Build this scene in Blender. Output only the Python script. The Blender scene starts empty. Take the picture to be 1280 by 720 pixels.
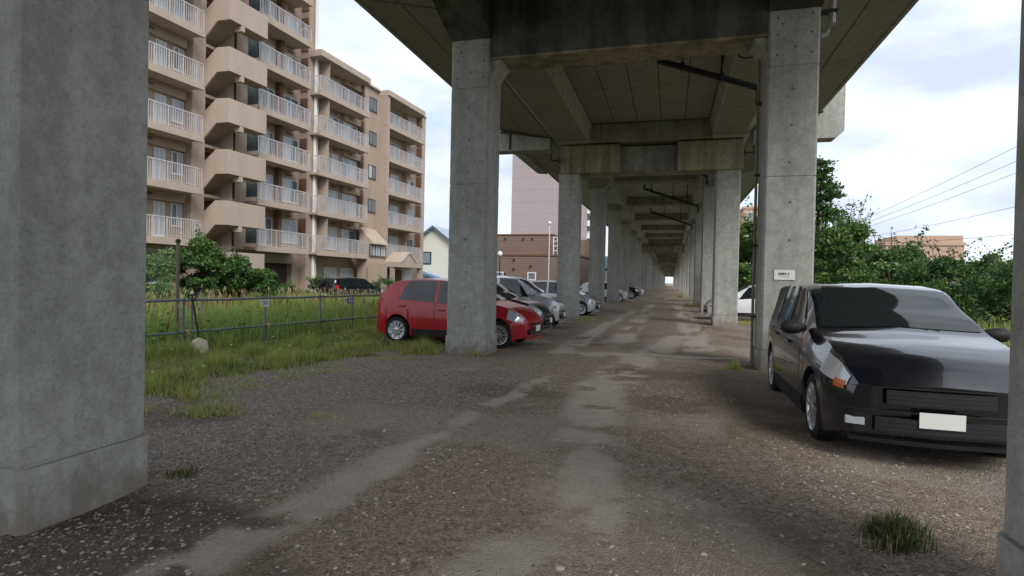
import bpy, bmesh, math, random
import numpy as np
from math import sin, cos, pi, radians, atan2, sqrt, hypot
from mathutils import Vector, Matrix
random.seed(7); rng = np.random.default_rng(11)
scene = bpy.context.scene
COL = scene.collection

# ------------------------------------------------------------------ camera
YAW, PITCH, ROLL, FPX = 15.35, -0.8, 1.2, 722.0
y_, p_, r_ = radians(YAW), radians(PITCH), radians(ROLL)
fw = Vector((-sin(y_)*cos(p_), cos(y_)*cos(p_), sin(p_)))
rt = Vector((cos(y_), sin(y_), 0)); up = rt.cross(fw)
R_ = cos(r_)*rt + sin(r_)*up; U_ = -sin(r_)*rt + cos(r_)*up
cd = bpy.data.cameras.new('camera'); cam = bpy.data.objects.new('camera', cd); COL.objects.link(cam)
M = Matrix((R_, U_, -fw)).transposed().to_4x4(); M.translation = Vector((0, 0, 1.5)); cam.matrix_world = M
cd.sensor_fit = 'HORIZONTAL'; cd.sensor_width = 36; cd.lens = 36*FPX/1280
cd.clip_start = .05; cd.clip_end = 6000
scene.camera = cam

# ------------------------------------------------------------------ world and sun
SUN_EL, SUN_AZ = radians(42), radians(142)      # azimuth from +Y clockwise
w = bpy.data.worlds.new('World'); scene.world = w; w.use_nodes = True
nt = w.node_tree; nt.nodes.clear()
def N(nt, t, **k):
    n = nt.nodes.new(t)
    for a, b in k.items(): setattr(n, a, b)
    return n
out = N(nt, 'ShaderNodeOutputWorld'); L = nt.links.new
sky = N(nt, 'ShaderNodeTexSky', sky_type='NISHITA', sun_disc=False)
sky.sun_elevation = SUN_EL; sky.sun_rotation = SUN_AZ
bg = N(nt, 'ShaderNodeBackground'); bg.inputs['Strength'].default_value = .11
tc = N(nt, 'ShaderNodeTexCoord'); mp = N(nt, 'ShaderNodeMapping'); mp.inputs['Scale'].default_value = (1, 1, 2.6)
L(tc.outputs['Generated'], mp.inputs['Vector'])
n1 = N(nt, 'ShaderNodeTexNoise'); n1.inputs['Scale'].default_value = 2.3; n1.inputs['Detail'].default_value = 7; n1.inputs['Roughness'].default_value = .52
n1.inputs['Distortion'].default_value = .35
L(mp.outputs[0], n1.inputs['Vector'])
n2 = N(nt, 'ShaderNodeTexNoise'); n2.inputs['Scale'].default_value = 5.1; n2.inputs['Detail'].default_value = 6
L(mp.outputs[0], n2.inputs['Vector'])
cr = N(nt, 'ShaderNodeValToRGB'); e = cr.color_ramp.elements     # how dense the cloud is
e[0].position = .28; e[0].color = (0.55, 0.55, 0.55, 1); e[1].position = .50; e[1].color = (1, 1, 1, 1)
L(n1.outputs[0], cr.inputs[0])
cc = N(nt, 'ShaderNodeValToRGB'); e = cc.color_ramp.elements     # cloud brightness (sky strength is .11)
e[0].position = .34; e[0].color = (3.35, 3.85, 4.65, 1); e[1].position = .66; e[1].color = (5.3, 5.6, 6.0, 1)
L(n2.outputs[0], cc.inputs[0])
mx = N(nt, 'ShaderNodeMix', data_type='RGBA'); L(cr.outputs[0], mx.inputs[0]); L(sky.outputs[0], mx.inputs[6]); L(cc.outputs[0], mx.inputs[7])
L(mx.outputs[2], bg.inputs['Color']); L(bg.outputs[0], out.inputs[0])
sl = bpy.data.lights.new('sun', 'SUN'); sl.energy = 1.5; sl.angle = radians(30); sl.color = (1, .96, .9)
so = bpy.data.objects.new('sun', sl); COL.objects.link(so)
sd = Vector((sin(SUN_AZ)*cos(SUN_EL), cos(SUN_AZ)*cos(SUN_EL), sin(SUN_EL)))
so.rotation_euler = sd.to_track_quat('Z', 'Y').to_euler(); so.location = sd*60
vs = scene.view_settings; vs.view_transform = 'Standard'; vs.look = 'None'; vs.exposure = .98; vs.gamma = 1

# ------------------------------------------------------------------ materials
def mat(name, col, rough=.8, metal=0, spec=.3, coat=0, vary=0, vs=3., bump=0, bs=20, island=0, col2=None, trans=0, alpha=1, stretch=(1, 1, 1), coord='Object'):
    m = bpy.data.materials.new(name); m.use_nodes = True; nt = m.node_tree; L = nt.links.new
    b = nt.nodes['Principled BSDF']
    b.inputs['Base Color'].default_value = (*col, 1); b.inputs['Roughness'].default_value = rough
    b.inputs['Metallic'].default_value = metal; b.inputs['Specular IOR Level'].default_value = spec
    b.inputs['Coat Weight'].default_value = coat; b.inputs['Transmission Weight'].default_value = trans; b.inputs['Alpha'].default_value = alpha
    tc = N(nt, 'ShaderNodeTexCoord'); mp = N(nt, 'ShaderNodeMapping'); mp.inputs['Scale'].default_value = stretch
    L(tc.outputs[coord], mp.inputs[0])
    src = None
    if vary or col2:
        n = N(nt, 'ShaderNodeTexNoise'); n.inputs['Scale'].default_value = vs; n.inputs['Detail'].default_value = 6; n.inputs['Roughness'].default_value = .65
        L(mp.outputs[0], n.inputs[0])
        r = N(nt, 'ShaderNodeValToRGB'); e = r.color_ramp.elements; e[0].position = .3; e[1].position = .7
        c2 = col2 if col2 else tuple(c*(1-vary) for c in col)
        e[0].color = (*c2, 1); e[1].color = (*col, 1); L(n.outputs[0], r.inputs[0]); src = r.outputs[0]
    if island:
        g = N(nt, 'ShaderNodeNewGeometry'); h = N(nt, 'ShaderNodeHueSaturation')
        mr = N(nt, 'ShaderNodeMapRange'); mr.inputs[3].default_value = 1-island; mr.inputs[4].default_value = 1+island
        L(g.outputs['Random Per Island'], mr.inputs[0]); L(mr.outputs[0], h.inputs['Value'])
        mr2 = N(nt, 'ShaderNodeMapRange'); mr2.inputs[3].default_value = .47; mr2.inputs[4].default_value = .525
        mm = N(nt, 'ShaderNodeMath', operation='FRACT'); m2 = N(nt, 'ShaderNodeMath', operation='MULTIPLY'); m2.inputs[1].default_value = 7.3
        L(g.outputs['Random Per Island'], m2.inputs[0]); L(m2.outputs[0], mm.inputs[0]); L(mm.outputs[0], mr2.inputs[0]); L(mr2.outputs[0], h.inputs['Hue'])
        if src: L(src, h.inputs['Color'])
        else: h.inputs['Color'].default_value = (*col, 1)
        src = h.outputs[0]
    if src: L(src, b.inputs['Base Color'])
    if bump:
        n = N(nt, 'ShaderNodeTexNoise'); n.inputs['Scale'].default_value = bs; n.inputs['Detail'].default_value = 5; L(tc.outputs[coord], n.inputs[0])
        bp = N(nt, 'ShaderNodeBump'); bp.inputs['Strength'].default_value = bump; bp.inputs['Distance'].default_value = .02
        L(n.outputs[0], bp.inputs['Height']); L(bp.outputs[0], b.inputs['Normal'])
    return m
def concrete(name, base, dark, warm, streak=.5, stain=.5):
    """weathered concrete: large blotches, vertical run-off streaks, pores, fine relief"""
    m = bpy.data.materials.new(name); m.use_nodes = True; nt = m.node_tree; L = nt.links.new; b = nt.nodes['Principled BSDF']
    b.inputs['Roughness'].default_value = .85; b.inputs['Specular IOR Level'].default_value = .25
    tc = N(nt, 'ShaderNodeTexCoord'); oi = N(nt, 'ShaderNodeObjectInfo')
    ad = N(nt, 'ShaderNodeVectorMath', operation='MULTIPLY_ADD'); L(oi.outputs['Location'], ad.inputs[0]); ad.inputs[1].default_value = (1, 1, 1); L(tc.outputs['Object'], ad.inputs[2])
    def noise(scale, st, det=6, rg=.6):
        mp = N(nt, 'ShaderNodeMapping'); mp.inputs['Scale'].default_value = st; L(ad.outputs[0], mp.inputs[0])
        n = N(nt, 'ShaderNodeTexNoise'); n.inputs['Scale'].default_value = scale; n.inputs['Detail'].default_value = det; n.inputs['Roughness'].default_value = rg
        L(mp.outputs[0], n.inputs[0]); return n.outputs[0]
    def ramp(s, a, bb, c0, c1):
        r = N(nt, 'ShaderNodeValToRGB'); e = r.color_ramp.elements; e[0].position = a; e[1].position = bb; e[0].color = (*c0, 1); e[1].color = (*c1, 1); L(s, r.inputs[0]); return r.outputs[0]
    def mix(f, a, bb, bt='MIX'):
        x = N(nt, 'ShaderNodeMix', data_type='RGBA', blend_type=bt)
        if isinstance(f, float): x.inputs[0].default_value = f
        else: L(f, x.inputs[0])
        for s, i in ((a, 6), (bb, 7)):
            if isinstance(s, tuple): x.inputs[i].default_value = (*s, 1)
            else: L(s, x.inputs[i])
        return x.outputs[2]
    c = ramp(noise(.9, (1, 1, 1)), .32, .68, dark, base)
    c = mix(ramp(noise(.55, (1, 1, .6)), .5, .8, (0, 0, 0), (stain, stain, stain)), c, warm)
    s = ramp(noise(3.2, (1, 1, .09), 5), .35, .62, (1-streak,)*3, (1, 1, 1)); c = mix(1., c, s, 'MULTIPLY')
    s = ramp(noise(38, (1, 1, 1), 3), .3, .5, (.8, .8, .8), (1, 1, 1)); c = mix(1., c, s, 'MULTIPLY')
    s = ramp(noise(6.5, (1, 1, 1), 8, .75), .42, .6, (.82, .82, .8), (1.04, 1.04, 1.04)); c = mix(1., c, s, 'MULTIPLY')
    sx = N(nt, 'ShaderNodeSeparateXYZ'); L(tc.outputs['Object'], sx.inputs[0]); ns = N(nt, 'ShaderNodeMath', operation='MULTIPLY_ADD'); L(noise(7, (1, 1, .5), 6), ns.inputs[0]); ns.inputs[1].default_value = -.9; L(sx.outputs[2], ns.inputs[2])
    mr = N(nt, 'ShaderNodeMapRange'); mr.inputs[1].default_value = -.42; mr.inputs[2].default_value = -.15; mr.inputs[3].default_value = .75; mr.inputs[4].default_value = 0; L(ns.outputs[0], mr.inputs[0]); c = mix(mr.outputs[0], c, (.20, .165, .13))
    L(c, b.inputs['Base Color'])
    bp = N(nt, 'ShaderNodeBump'); bp.inputs['Strength'].default_value = .35; bp.inputs['Distance'].default_value = .012; L(noise(26, (1, 1, 1), 6, .7), bp.inputs['Height']); L(bp.outputs[0], b.inputs['Normal'])
    return m
CONC = concrete('pier_concrete', (.49, .485, .455), (.40, .398, .375), (.37, .345, .29), .22, .35)
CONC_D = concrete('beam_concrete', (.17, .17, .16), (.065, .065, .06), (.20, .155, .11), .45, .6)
CONC_S = concrete('soffit_concrete', (.57, .575, .555), (.45, .455, .44), (.50, .485, .43), .25, .5)
CONC_M = concrete('far_beam_concrete', (.42, .415, .385), (.28, .275, .255), (.36, .33, .27), .3, .5)
CONC_O = concrete('corbel_concrete', (.42, .37, .26), (.29, .25, .175), (.34, .28, .18), .5, .6)
TIE = mat('tie_hole_mortar', (.11, .11, .105), .95)
RUST = mat('rusty_brown_paint', (.10, .075, .055), .8, vary=.4, vs=6)
PIPE = mat('dark_pipe', (.035, .036, .04), .6, vary=.3)
GALV = mat('galvanised_steel', (.42, .43, .44), .5, metal=.4, vary=.35, vs=8)
WHITEP = mat('white_enamel', (.78, .78, .76), .5, vary=.1)
BLACKP = mat('black_print', (.03, .03, .035), .7)
WALLM = mat('beige_render', (.43, .345, .275), .9, vary=.14, vs=.9, bump=.15, bs=30, col2=(.355, .285, .225), stretch=(1, 1, .22))
WALL_L = mat('beige_parapet_paint', (.455, .378, .305), .85, vary=.14, vs=1.2, stretch=(1, 1, .3), bump=.1, bs=30)
WALL_B = mat('brown_partition', (.20, .115, .075), .8, vary=.2)
RAIL = mat('pale_rail', (.58, .55, .56), .45, metal=.2, vary=.15)
FRAME = mat('white_window_frame', (.7, .72, .74), .5)
FRAMED = mat('dark_window_frame', (.09, .085, .08), .5)
def glassmat(name, col, rough=.06): return mat(name, col, rough, spec=.9, vary=.5, vs=1.2)
GLASS = glassmat('window_glass', (.20, .26, .30)); CURT = mat('net_curtain', (.55, .60, .64), .35, spec=.6, vary=.35, vs=2.5, stretch=(1, 6, .4))
CARGLASS = mat('car_glass', (.012, .016, .018), .05, spec=.7)
TYRE = mat('tyre_rubber', (.018, .018, .019), .85); ALLOY = mat('alloy', (.62, .63, .65), .3, metal=.75)
REDP = mat('red_car_paint', (.40, .008, .018), .3, coat=.5, spec=.4)
BLKP = mat('black_car_paint', (.004, .005, .009), .2, coat=1, spec=.5)
SILP = mat('silver_car_paint', (.46, .48, .50), .3, metal=.5, coat=.8); WHTP = mat('white_car_paint', (.66, .68, .70), .3, coat=.8)
BLUP = mat('pale_blue_car_paint', (.34, .42, .52), .3, metal=.3, coat=.8)
TRIM = mat('black_plastic', (.02, .02, .022), .6); CHROME = mat('dull_chrome', (.30, .30, .31), .25, metal=.9); LAMPG = mat('lamp_glass', (.55, .58, .6), .12, spec=.8, metal=.2)
REDL = mat('red_lamp', (.35, .01, .01), .2, spec=.7); ORNG = mat('orange_lamp', (.6, .14, .03), .2, spec=.7)
PLATE = mat('plate_white', (.7, .72, .68), .5)
BARK = mat('bark', (.10, .075, .055), .95, vary=.5, vs=9, bump=.5)
def leafmat(n, c, isl=.4):
    m = mat(n, c, .55, spec=.35, island=isl); nt = m.node_tree; b = nt.nodes['Principled BSDF']; tr = N(nt, 'ShaderNodeBsdfTranslucent'); mx = N(nt, 'ShaderNodeMixShader'); mx.inputs[0].default_value = .38
    sc = b.inputs['Base Color'].links[0].from_socket; nt.links.new(sc, tr.inputs[0]); nt.links.new(b.outputs[0], mx.inputs[1]); nt.links.new(tr.outputs[0], mx.inputs[2]); nt.links.new(mx.outputs[0], nt.nodes['Material Output'].inputs[0])
    return m
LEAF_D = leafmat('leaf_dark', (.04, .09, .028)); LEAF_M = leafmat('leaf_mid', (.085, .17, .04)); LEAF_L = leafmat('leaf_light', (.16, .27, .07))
GRASS = leafmat('grass_blade', (.37, .43, .115), .5); GRASSD = leafmat('meadow_blade', (.27, .37, .095), .5)
STRAW = leafmat('straw', (.42, .33, .18), .3); DOCK = leafmat('dock_seed', (.24, .10, .045), .3); FLOW = mat('white_petal', (.75, .75, .68), .7)
STONE = mat('gravel_stone', (.31, .275, .245), .92, island=.6, spec=.2); STONE_G = mat('gravel_stone_grey', (.29, .268, .255), .92, island=.6, spec=.2); STONE_D = mat('gravel_stone_dark', (.17, .15, .135), .92, island=.55, spec=.2)

# ------------------------------------------------------------------ mesh helpers
class MB:
    def __init__(s): s.v = []; s.f = []; s.m = None
    def add(s, vs, fs):
        o = len(s.v); s.v += [tuple(v) for v in vs]; s.f += [tuple(i+o for i in f) for f in fs]; return s
    def box(s, x0, x1, y0, y1, z0, z1):
        return s.add([(x0,y0,z0),(x1,y0,z0),(x1,y1,z0),(x0,y1,z0),(x0,y0,z1),(x1,y0,z1),(x1,y1,z1),(x0,y1,z1)],
                     [(0,3,2,1),(4,5,6,7),(0,1,5,4),(1,2,6,5),(2,3,7,6),(3,0,4,7)])
    def prism(s, poly, a0, a1, axis='y'):
        """poly of 2-D points extruded along an axis; points are the other two axes in order"""
        n = len(poly)
        def P(p, a): return {'y': (p[0], a, p[1]), 'x': (a, p[0], p[1]), 'z': (p[0], p[1], a)}[axis]
        vs = [P(p, a0) for p in poly]+[P(p, a1) for p in poly]
        fs = [tuple(range(n))[::-1], tuple(range(n, 2*n))]+[(i, (i+1) % n, n+(i+1) % n, n+i) for i in range(n)]
        return s.add(vs, fs)
    def tube(s, pts, r, n=8, cap=True):
        pts = [Vector(p) for p in pts]; rs = r if isinstance(r, (list, tuple)) else [r]*len(pts); rings = []
        for i, p in enumerate(pts):
            d = (pts[min(i+1, len(pts)-1)]-pts[max(i-1, 0)]).normalized()
            a = d.cross(Vector((0, 0, 1)) if abs(d.z) < .9 else Vector((1, 0, 0))).normalized(); b = d.cross(a)
            rings.append([p+rs[i]*(cos(2*pi*k/n)*a+sin(2*pi*k/n)*b) for k in range(n)])
        vs = [q for rg in rings for q in rg]; fs = []
        for i in range(len(pts)-1):
            for k in range(n): fs.append((i*n+k, i*n+(k+1) % n, (i+1)*n+(k+1) % n, (i+1)*n+k))
        if cap: fs += [tuple(range(n)), tuple(range((len(pts)-1)*n, len(pts)*n))[::-1]]
        return s.add(vs, fs)
    def loft(s, rings, cap=True):
        n = len(rings[0]); vs = [p for r in rings for p in r]; fs = []
        for i in range(len(rings)-1):
            for k in range(n): fs.append((i*n+k, i*n+(k+1) % n, (i+1)*n+(k+1) % n, (i+1)*n+k))
        if cap: fs += [tuple(range(n))[::-1], tuple(range((len(rings)-1)*n, len(rings)*n))]
        return s.add(vs, fs)
    def lathe(s, prof, n=20, axis='y', c=(0, 0, 0)):
        rings = []
        for a, r in prof:
            rings.append([(c[0]+r*cos(2*pi*k/n), c[1]+a, c[2]+r*sin(2*pi*k/n)) if axis == 'y' else (c[0]+r*cos(2*pi*k/n), c[1]+r*sin(2*pi*k/n), c[2]+a) for k in range(n)])
        return s.loft(rings)
    def xf(s, mt):
        s.v = [tuple(mt @ Vector(v)) for v in s.v]; return s
    def mesh(s, name, m, smooth=None, bevel=0):
        me = bpy.data.meshes.new(name); me.from_pydata(s.v, [], s.f)
        bm = bmesh.new(); bm.from_mesh(me); bmesh.ops.recalc_face_normals(bm, faces=bm.faces)
        if bevel: bmesh.ops.bevel(bm, geom=[e for e in bm.edges if e.is_manifold and e.calc_face_angle(0) > .6], offset=bevel, segments=1, affect='EDGES', clamp_overlap=True)
        bm.to_mesh(me); bm.free()
        if m: me.materials.append(m)
        if smooth is not None:
            me.polygons.foreach_set('use_smooth', [True]*len(me.polygons)); me.set_sharp_from_angle(angle=radians(smooth))
        return me
    def obj(s, name, m, parent=None, smooth=None, bevel=0): return link(name, s.mesh(name, m, smooth, bevel), parent)
def link(name, me, parent=None, loc=None):
    o = bpy.data.objects.new(name, me); COL.objects.link(o)
    if parent: o.parent = parent
    if loc: o.location = loc
    return o
def tag(o, label=None, cat=None, group=None, kind=None):
    for k, v in (('label', label), ('category', cat), ('group', group), ('kind', kind)):
        if v: o[k] = v
    return o
def thing(name, label, cat, loc=(0, 0, 0), rz=0, group=None):
    o = link(name, None); o.location = loc; o.rotation_euler = (0, 0, rz); return tag(o, label, cat, group)
def kids(o): return [c for c in COL.objects if c.parent == o]
def copytree(o, parent=None):
    c = o.copy(); COL.objects.link(c); c.parent = parent
    for k in CH.get(o.name, []): copytree(k, c)
    return c
CH = {}
def index():
    CH.clear()
    for o in COL.objects:
        if o.parent: CH.setdefault(o.parent.name, []).append(o)
def fastmesh(name, V, F, m, smooth=False):
    """V (n,3), F (k,q) numpy -> mesh"""
    me = bpy.data.meshes.new(name); k, q = F.shape
    me.vertices.add(len(V)); me.vertices.foreach_set('co', V.astype(np.float32).ravel())
    me.loops.add(k*q); me.loops.foreach_set('vertex_index', F.astype(np.int32).ravel())
    me.polygons.add(k); me.polygons.foreach_set('loop_start', np.arange(0, k*q, q, dtype=np.int32))
    if smooth: me.polygons.foreach_set('use_smooth', np.ones(k, bool))
    me.update(calc_edges=True); me.materials.append(m); return me

# ------------------------------------------------------------------ 2-D noise and ground masks
def vnoise(x, y, seed=0):
    xi = np.floor(x).astype(np.int64); yi = np.floor(y).astype(np.int64); fx = x-xi; fy = y-yi
    fx = fx*fx*(3-2*fx); fy = fy*fy*(3-2*fy)
    def h(a, b):
        n = (a*374761393+b*668265263+seed*1442695) & 0xffffffff; n = ((n ^ (n >> 13))*1274126177) & 0xffffffff; return ((n ^ (n >> 16)) & 0xffff)/65535.
    return (h(xi, yi)*(1-fx)+h(xi+1, yi)*fx)*(1-fy)+(h(xi, yi+1)*(1-fx)+h(xi+1, yi+1)*fx)*fy
def fbm(x, y, s, seed=0, o=4): return sum(vnoise(x*s*2**i, y*s*2**i, seed+i)*.5**(i+1) for i in range(o))/(1-.5**o)
def smooth(a, b, x): t = np.clip((x-a)/(b-a), 0, 1); return t*t*(3-2*t)
def seg(x, y, p, q):
    px, py = p; dx, dy = q[0]-px, q[1]-py; t = np.clip(((x-px)*dx+(y-py)*dy)/(dx*dx+dy*dy+1e-9), 0, 1)
    return np.hypot(x-px-t*dx, y-py-t*dy)
TRACKS = [((-2.35, 2.2), (-2.12, 4.4), .22), ((-2.1, 4.4), (-2.05, 6.5), .16), ((-2.05, 6.5), (-1.9, 9), .12), ((-.45, 3.6), (-.65, 5.4), .27), ((-.7, 5.4), (-1.0, 8.6), .38), ((-.9, 8.5), (-.6, 11), .42),
          ((-1.6, 12), (.8, 12.4), .5), ((-.6, 11), (.2, 17), .4), ((-2.2, 12), (-1.9, 30), .3), ((.7, 14), (.6, 40), .45), ((-1.2, 14), (-1.1, 40), .35), ((-.9, 2.2), (-.75, 3.1), .3), ((.5, 2.5), (.9, 3.3), .2)]
def grass_edge(y): return -5.85-.35*np.exp(-((y-5.5)/2.5)**2)+.85*smooth(9, 12.5, y)-.0*y
def masks(x, y):
    x = np.asarray(x, float); y = np.asarray(y, float)
    wx = (fbm(x, y, 1.1, 3)-.5)*.9; wy = (fbm(x, y, 1.1, 9)-.5)*.9
    lt = np.zeros_like(x)
    for p, q, r in TRACKS: lt = np.maximum(lt, 1-smooth(r*.2, r*1.8, seg(x+wx*.35, y+wy*.8, p, q)))
    lt = lt*smooth(.25, .5, fbm(x, y, 2.7, 21))
    lt = np.maximum(lt, .55*smooth(.52, .68, fbm(x, y, .55, 40))*smooth(-4.5, -3.2, x))
    gr = smooth(-.25, .35, grass_edge(y)-x+(fbm(x, y, 1.3, 55)-.5)*2.2)
    p1 = 1-smooth(.35, 1, np.hypot((x+4.95)/.75, (y-5.2)/.45)); gr = np.maximum(gr, .8*p1*smooth(.4, .6, fbm(x, y, 4, 60)))
    gr = np.maximum(gr, smooth(3.3, 4.2, x-.03*y+(fbm(x, y, .8, 75)-.5)*1.6)*smooth(11.5, 13, y))
    gr = np.maximum(gr, smooth(5, 6.5, x+(fbm(x, y, .8, 76)-.5)*1.5))
    gr = np.maximum(gr, smooth(.5, .7, fbm(x, y, .5, 77)+.25*smooth(-3.4, -5, x))*smooth(-3.3, -4.6, x)*smooth(13, 16, y))
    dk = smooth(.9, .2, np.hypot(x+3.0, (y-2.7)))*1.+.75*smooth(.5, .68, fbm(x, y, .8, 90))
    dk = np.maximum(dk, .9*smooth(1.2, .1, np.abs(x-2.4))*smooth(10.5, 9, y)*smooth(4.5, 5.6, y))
    return lt, gr, np.clip(dk, 0, 1)
def gz(x, y):
    x = np.asarray(x, float); y = np.asarray(y, float)
    h = (fbm(x, y, .35, 5)-.5)*.07+(fbm(x, y, 2.2, 6, 3)-.5)*.018
    h = h*smooth(70, 35, np.hypot(x, y))
    lt, g, d = masks(x, y)
    return h-.012*lt-.02*d*(1-g)+.0*g
def gz1(x, y): return float(gz(np.array([x]), np.array([y]))[0])

# ------------------------------------------------------------------ ground sheet
def axis(dense0, dense1, step, far0, far1):
    a = list(np.arange(dense0, dense1, step)); s = step; v = dense1
    while v < far1: a.append(v); s *= 1.16; v += s
    a.append(far1); s = step; v = dense0-step; b = []
    while v > far0: b.append(v); s *= 1.16; v -= s
    b.append(far0); return np.array(b[::-1]+a)
gx = axis(-7.5, 4, .07, -2500, 2500); gy = axis(1.5, 12, .07, -400, 4500)
X, Y = np.meshgrid(gx, gy); X = X.ravel(); Y = Y.ravel(); LT, GR, DK = masks(X, Y)
Z = gz(X, Y); nx, ny = len(gx), len(gy)
ii = (np.arange(ny-1)[:, None]*nx+np.arange(nx-1)[None, :]).ravel(); Fq = np.stack([ii, ii+1, ii+nx+1, ii+nx], 1)
gm = bpy.data.materials.new('ground_soil'); gm.use_nodes = True; nt = gm.node_tree; L = nt.links.new; b = nt.nodes['Principled BSDF']
b.inputs['Roughness'].default_value = .95; b.inputs['Specular IOR Level'].default_value = .12
at = N(nt, 'ShaderNodeVertexColor', layer_name='patch'); sp = N(nt, 'ShaderNodeSeparateColor'); L(at.outputs[0], sp.inputs[0])
tc = N(nt, 'ShaderNodeTexCoord')
def gn(s, d=6, r=.65):
    n = N(nt, 'ShaderNodeTexNoise'); n.inputs['Scale'].default_value = s; n.inputs['Detail'].default_value = d; n.inputs['Roughness'].default_value = r; L(tc.outputs['Object'], n.inputs[0]); return n.outputs[0]
def gr_(s, a, bb, c0, c1):
    r = N(nt, 'ShaderNodeValToRGB'); e = r.color_ramp.elements; e[0].position = a; e[1].position = bb; e[0].color = (*c0, 1); e[1].color = (*c1, 1); L(s, r.inputs[0]); return r.outputs[0]
def gmx(f, a, bb, bt='MIX'):
    x = N(nt, 'ShaderNodeMix', data_type='RGBA', blend_type=bt)
    if isinstance(f, float): x.inputs[0].default_value = f
    else: L(f, x.inputs[0])
    L(a, x.inputs[6]); L(bb, x.inputs[7]); return x.outputs[2]
grav = gr_(gn(9), .3, .7, (.24, .195, .155), (.375, .315, .26))
vo = N(nt, 'ShaderNodeTexVoronoi'); vo.inputs['Scale'].default_value = 70; L(tc.outputs['Object'], vo.inputs['Vector'])
sepv = N(nt, 'ShaderNodeSeparateColor'); L(vo.outputs['Color'], sepv.inputs[0])
peb = gr_(sepv.outputs[0], 0, 1, (.55, .54, .53), (1.4, 1.38, 1.35)); grav = gmx(1., grav, peb, 'MULTIPLY')
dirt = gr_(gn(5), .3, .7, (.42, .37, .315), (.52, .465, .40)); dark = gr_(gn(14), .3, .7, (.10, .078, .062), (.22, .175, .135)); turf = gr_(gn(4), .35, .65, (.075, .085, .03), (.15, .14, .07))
nz = N(nt, 'ShaderNodeMath', operation='MULTIPLY_ADD'); L(gn(16, 8, .75), nz.inputs[0]); nz.inputs[1].default_value = .9; nz.inputs[2].default_value = -.45
def edge(ch, a=.35, c=.65):
    ad = N(nt, 'ShaderNodeMath', operation='ADD'); L(ch, ad.inputs[0]); L(nz.outputs[0], ad.inputs[1])
    mr = N(nt, 'ShaderNodeMapRange', interpolation_type='SMOOTHSTEP'); mr.inputs[1].default_value = a; mr.inputs[2].default_value = c; L(ad.outputs[0], mr.inputs[0]); return mr.outputs[0]
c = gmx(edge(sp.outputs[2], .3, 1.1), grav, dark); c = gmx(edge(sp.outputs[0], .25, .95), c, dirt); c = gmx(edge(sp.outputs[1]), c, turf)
L(c, b.inputs['Base Color'])
bp = N(nt, 'ShaderNodeBump'); bp.inputs['Strength'].default_value = 1.; bp.inputs['Distance'].default_value = .035
bh = N(nt, 'ShaderNodeMath', operation='ADD'); L(gn(30, 8, .7), bh.inputs[0])
vd = N(nt, 'ShaderNodeMath', operation='MULTIPLY'); vd.inputs[1].default_value = -.5; L(vo.outputs['Distance'], vd.inputs[0]); L(vd.outputs[0], bh.inputs[1])
L(bh.outputs[0], bp.inputs['Height']); L(bp.outputs[0], b.inputs['Normal'])
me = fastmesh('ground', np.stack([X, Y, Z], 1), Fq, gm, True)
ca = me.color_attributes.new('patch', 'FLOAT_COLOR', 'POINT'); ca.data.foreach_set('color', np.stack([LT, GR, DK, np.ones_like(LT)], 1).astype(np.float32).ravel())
tag(link('ground', me), kind='structure')

# distant hills, the blue of hazy air mixed into their colour
def hills(pts, y, h0, colr, name='hills'):
    m = mat('hill_'+str(y), colr, 1, vary=.2, vs=.01); n = len(pts)
    V = []; 
    for k, (px, pz) in enumerate(pts): V += [(px, y-pz*2.2, -2), (px, y, pz), (px, y+pz*2.2, -2)]
    F = []
    for k in range(n-1):
        a = 3*k; F += [(a, a+3, a+4, a+1), (a+1, a+4, a+5, a+2)]
    mb = MB(); mb.add(V, F); return tag(mb.obj(name, m, smooth=80), kind='structure')
hp = [(-2300+k*60, 55+95*vnoise(np.array([k*.23]), np.array([3.1]))[0]+30*vnoise(np.array([k*.9]), np.array([8.1]))[0]) for k in range(85)]
hills([(a, b_*.55*float(smooth(120, 420, abs(a)))+.5) for a, b_ in hp], 2300, 0, (.10, .15, .17))
# ------------------------------------------------------------------ viaduct
XL0, XL1, XR0, XR1 = -4.33, -3.53, 1.53, 2.35
CH_ = .035
def rect(x0, x1, y0, y1, z, c=CH_, ins=0):
    x0 += ins; x1 -= ins; y0 += ins; y1 -= ins
    return [(x0+c, y0, z), (x1-c, y0, z), (x1, y0+c, z), (x1, y1-c, z), (x1-c, y1, z), (x0+c, y1, z), (x0, y1-c, z), (x0, y0+c, z)]
def column(x0, x1, z1, d=.82, joints=(.37, 3.38, 5.28), plinth=True):
    """concrete column: plinth a little wider, recessed lift joints, chamfered arrises"""
    r = []; p = -.018 if plinth else 0
    r.append(rect(x0, x1, 0, d, -.3, ins=p)); z = joints[0]
    r += [rect(x0, x1, 0, d, z-.012, ins=p), rect(x0, x1, 0, d, z-.010, ins=.012), rect(x0, x1, 0, d, z+.010, ins=.012), rect(x0, x1, 0, d, z+.012)]
    for z in joints[1:]:
        if z < z1-.2: r += [rect(x0, x1, 0, d, z-.012), rect(x0, x1, 0, d, z-.004, ins=.010), rect(x0, x1, 0, d, z+.004, ins=.010), rect(x0, x1, 0, d, z+.012)]
    r.append(rect(x0, x1, 0, d, z1)); return MB().loft(r)
HOLE = MB().lathe([(-.003, .019), (0, .017), (.0, .012), (.003, .010)], 10).mesh('tie_hole', TIE)
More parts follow.
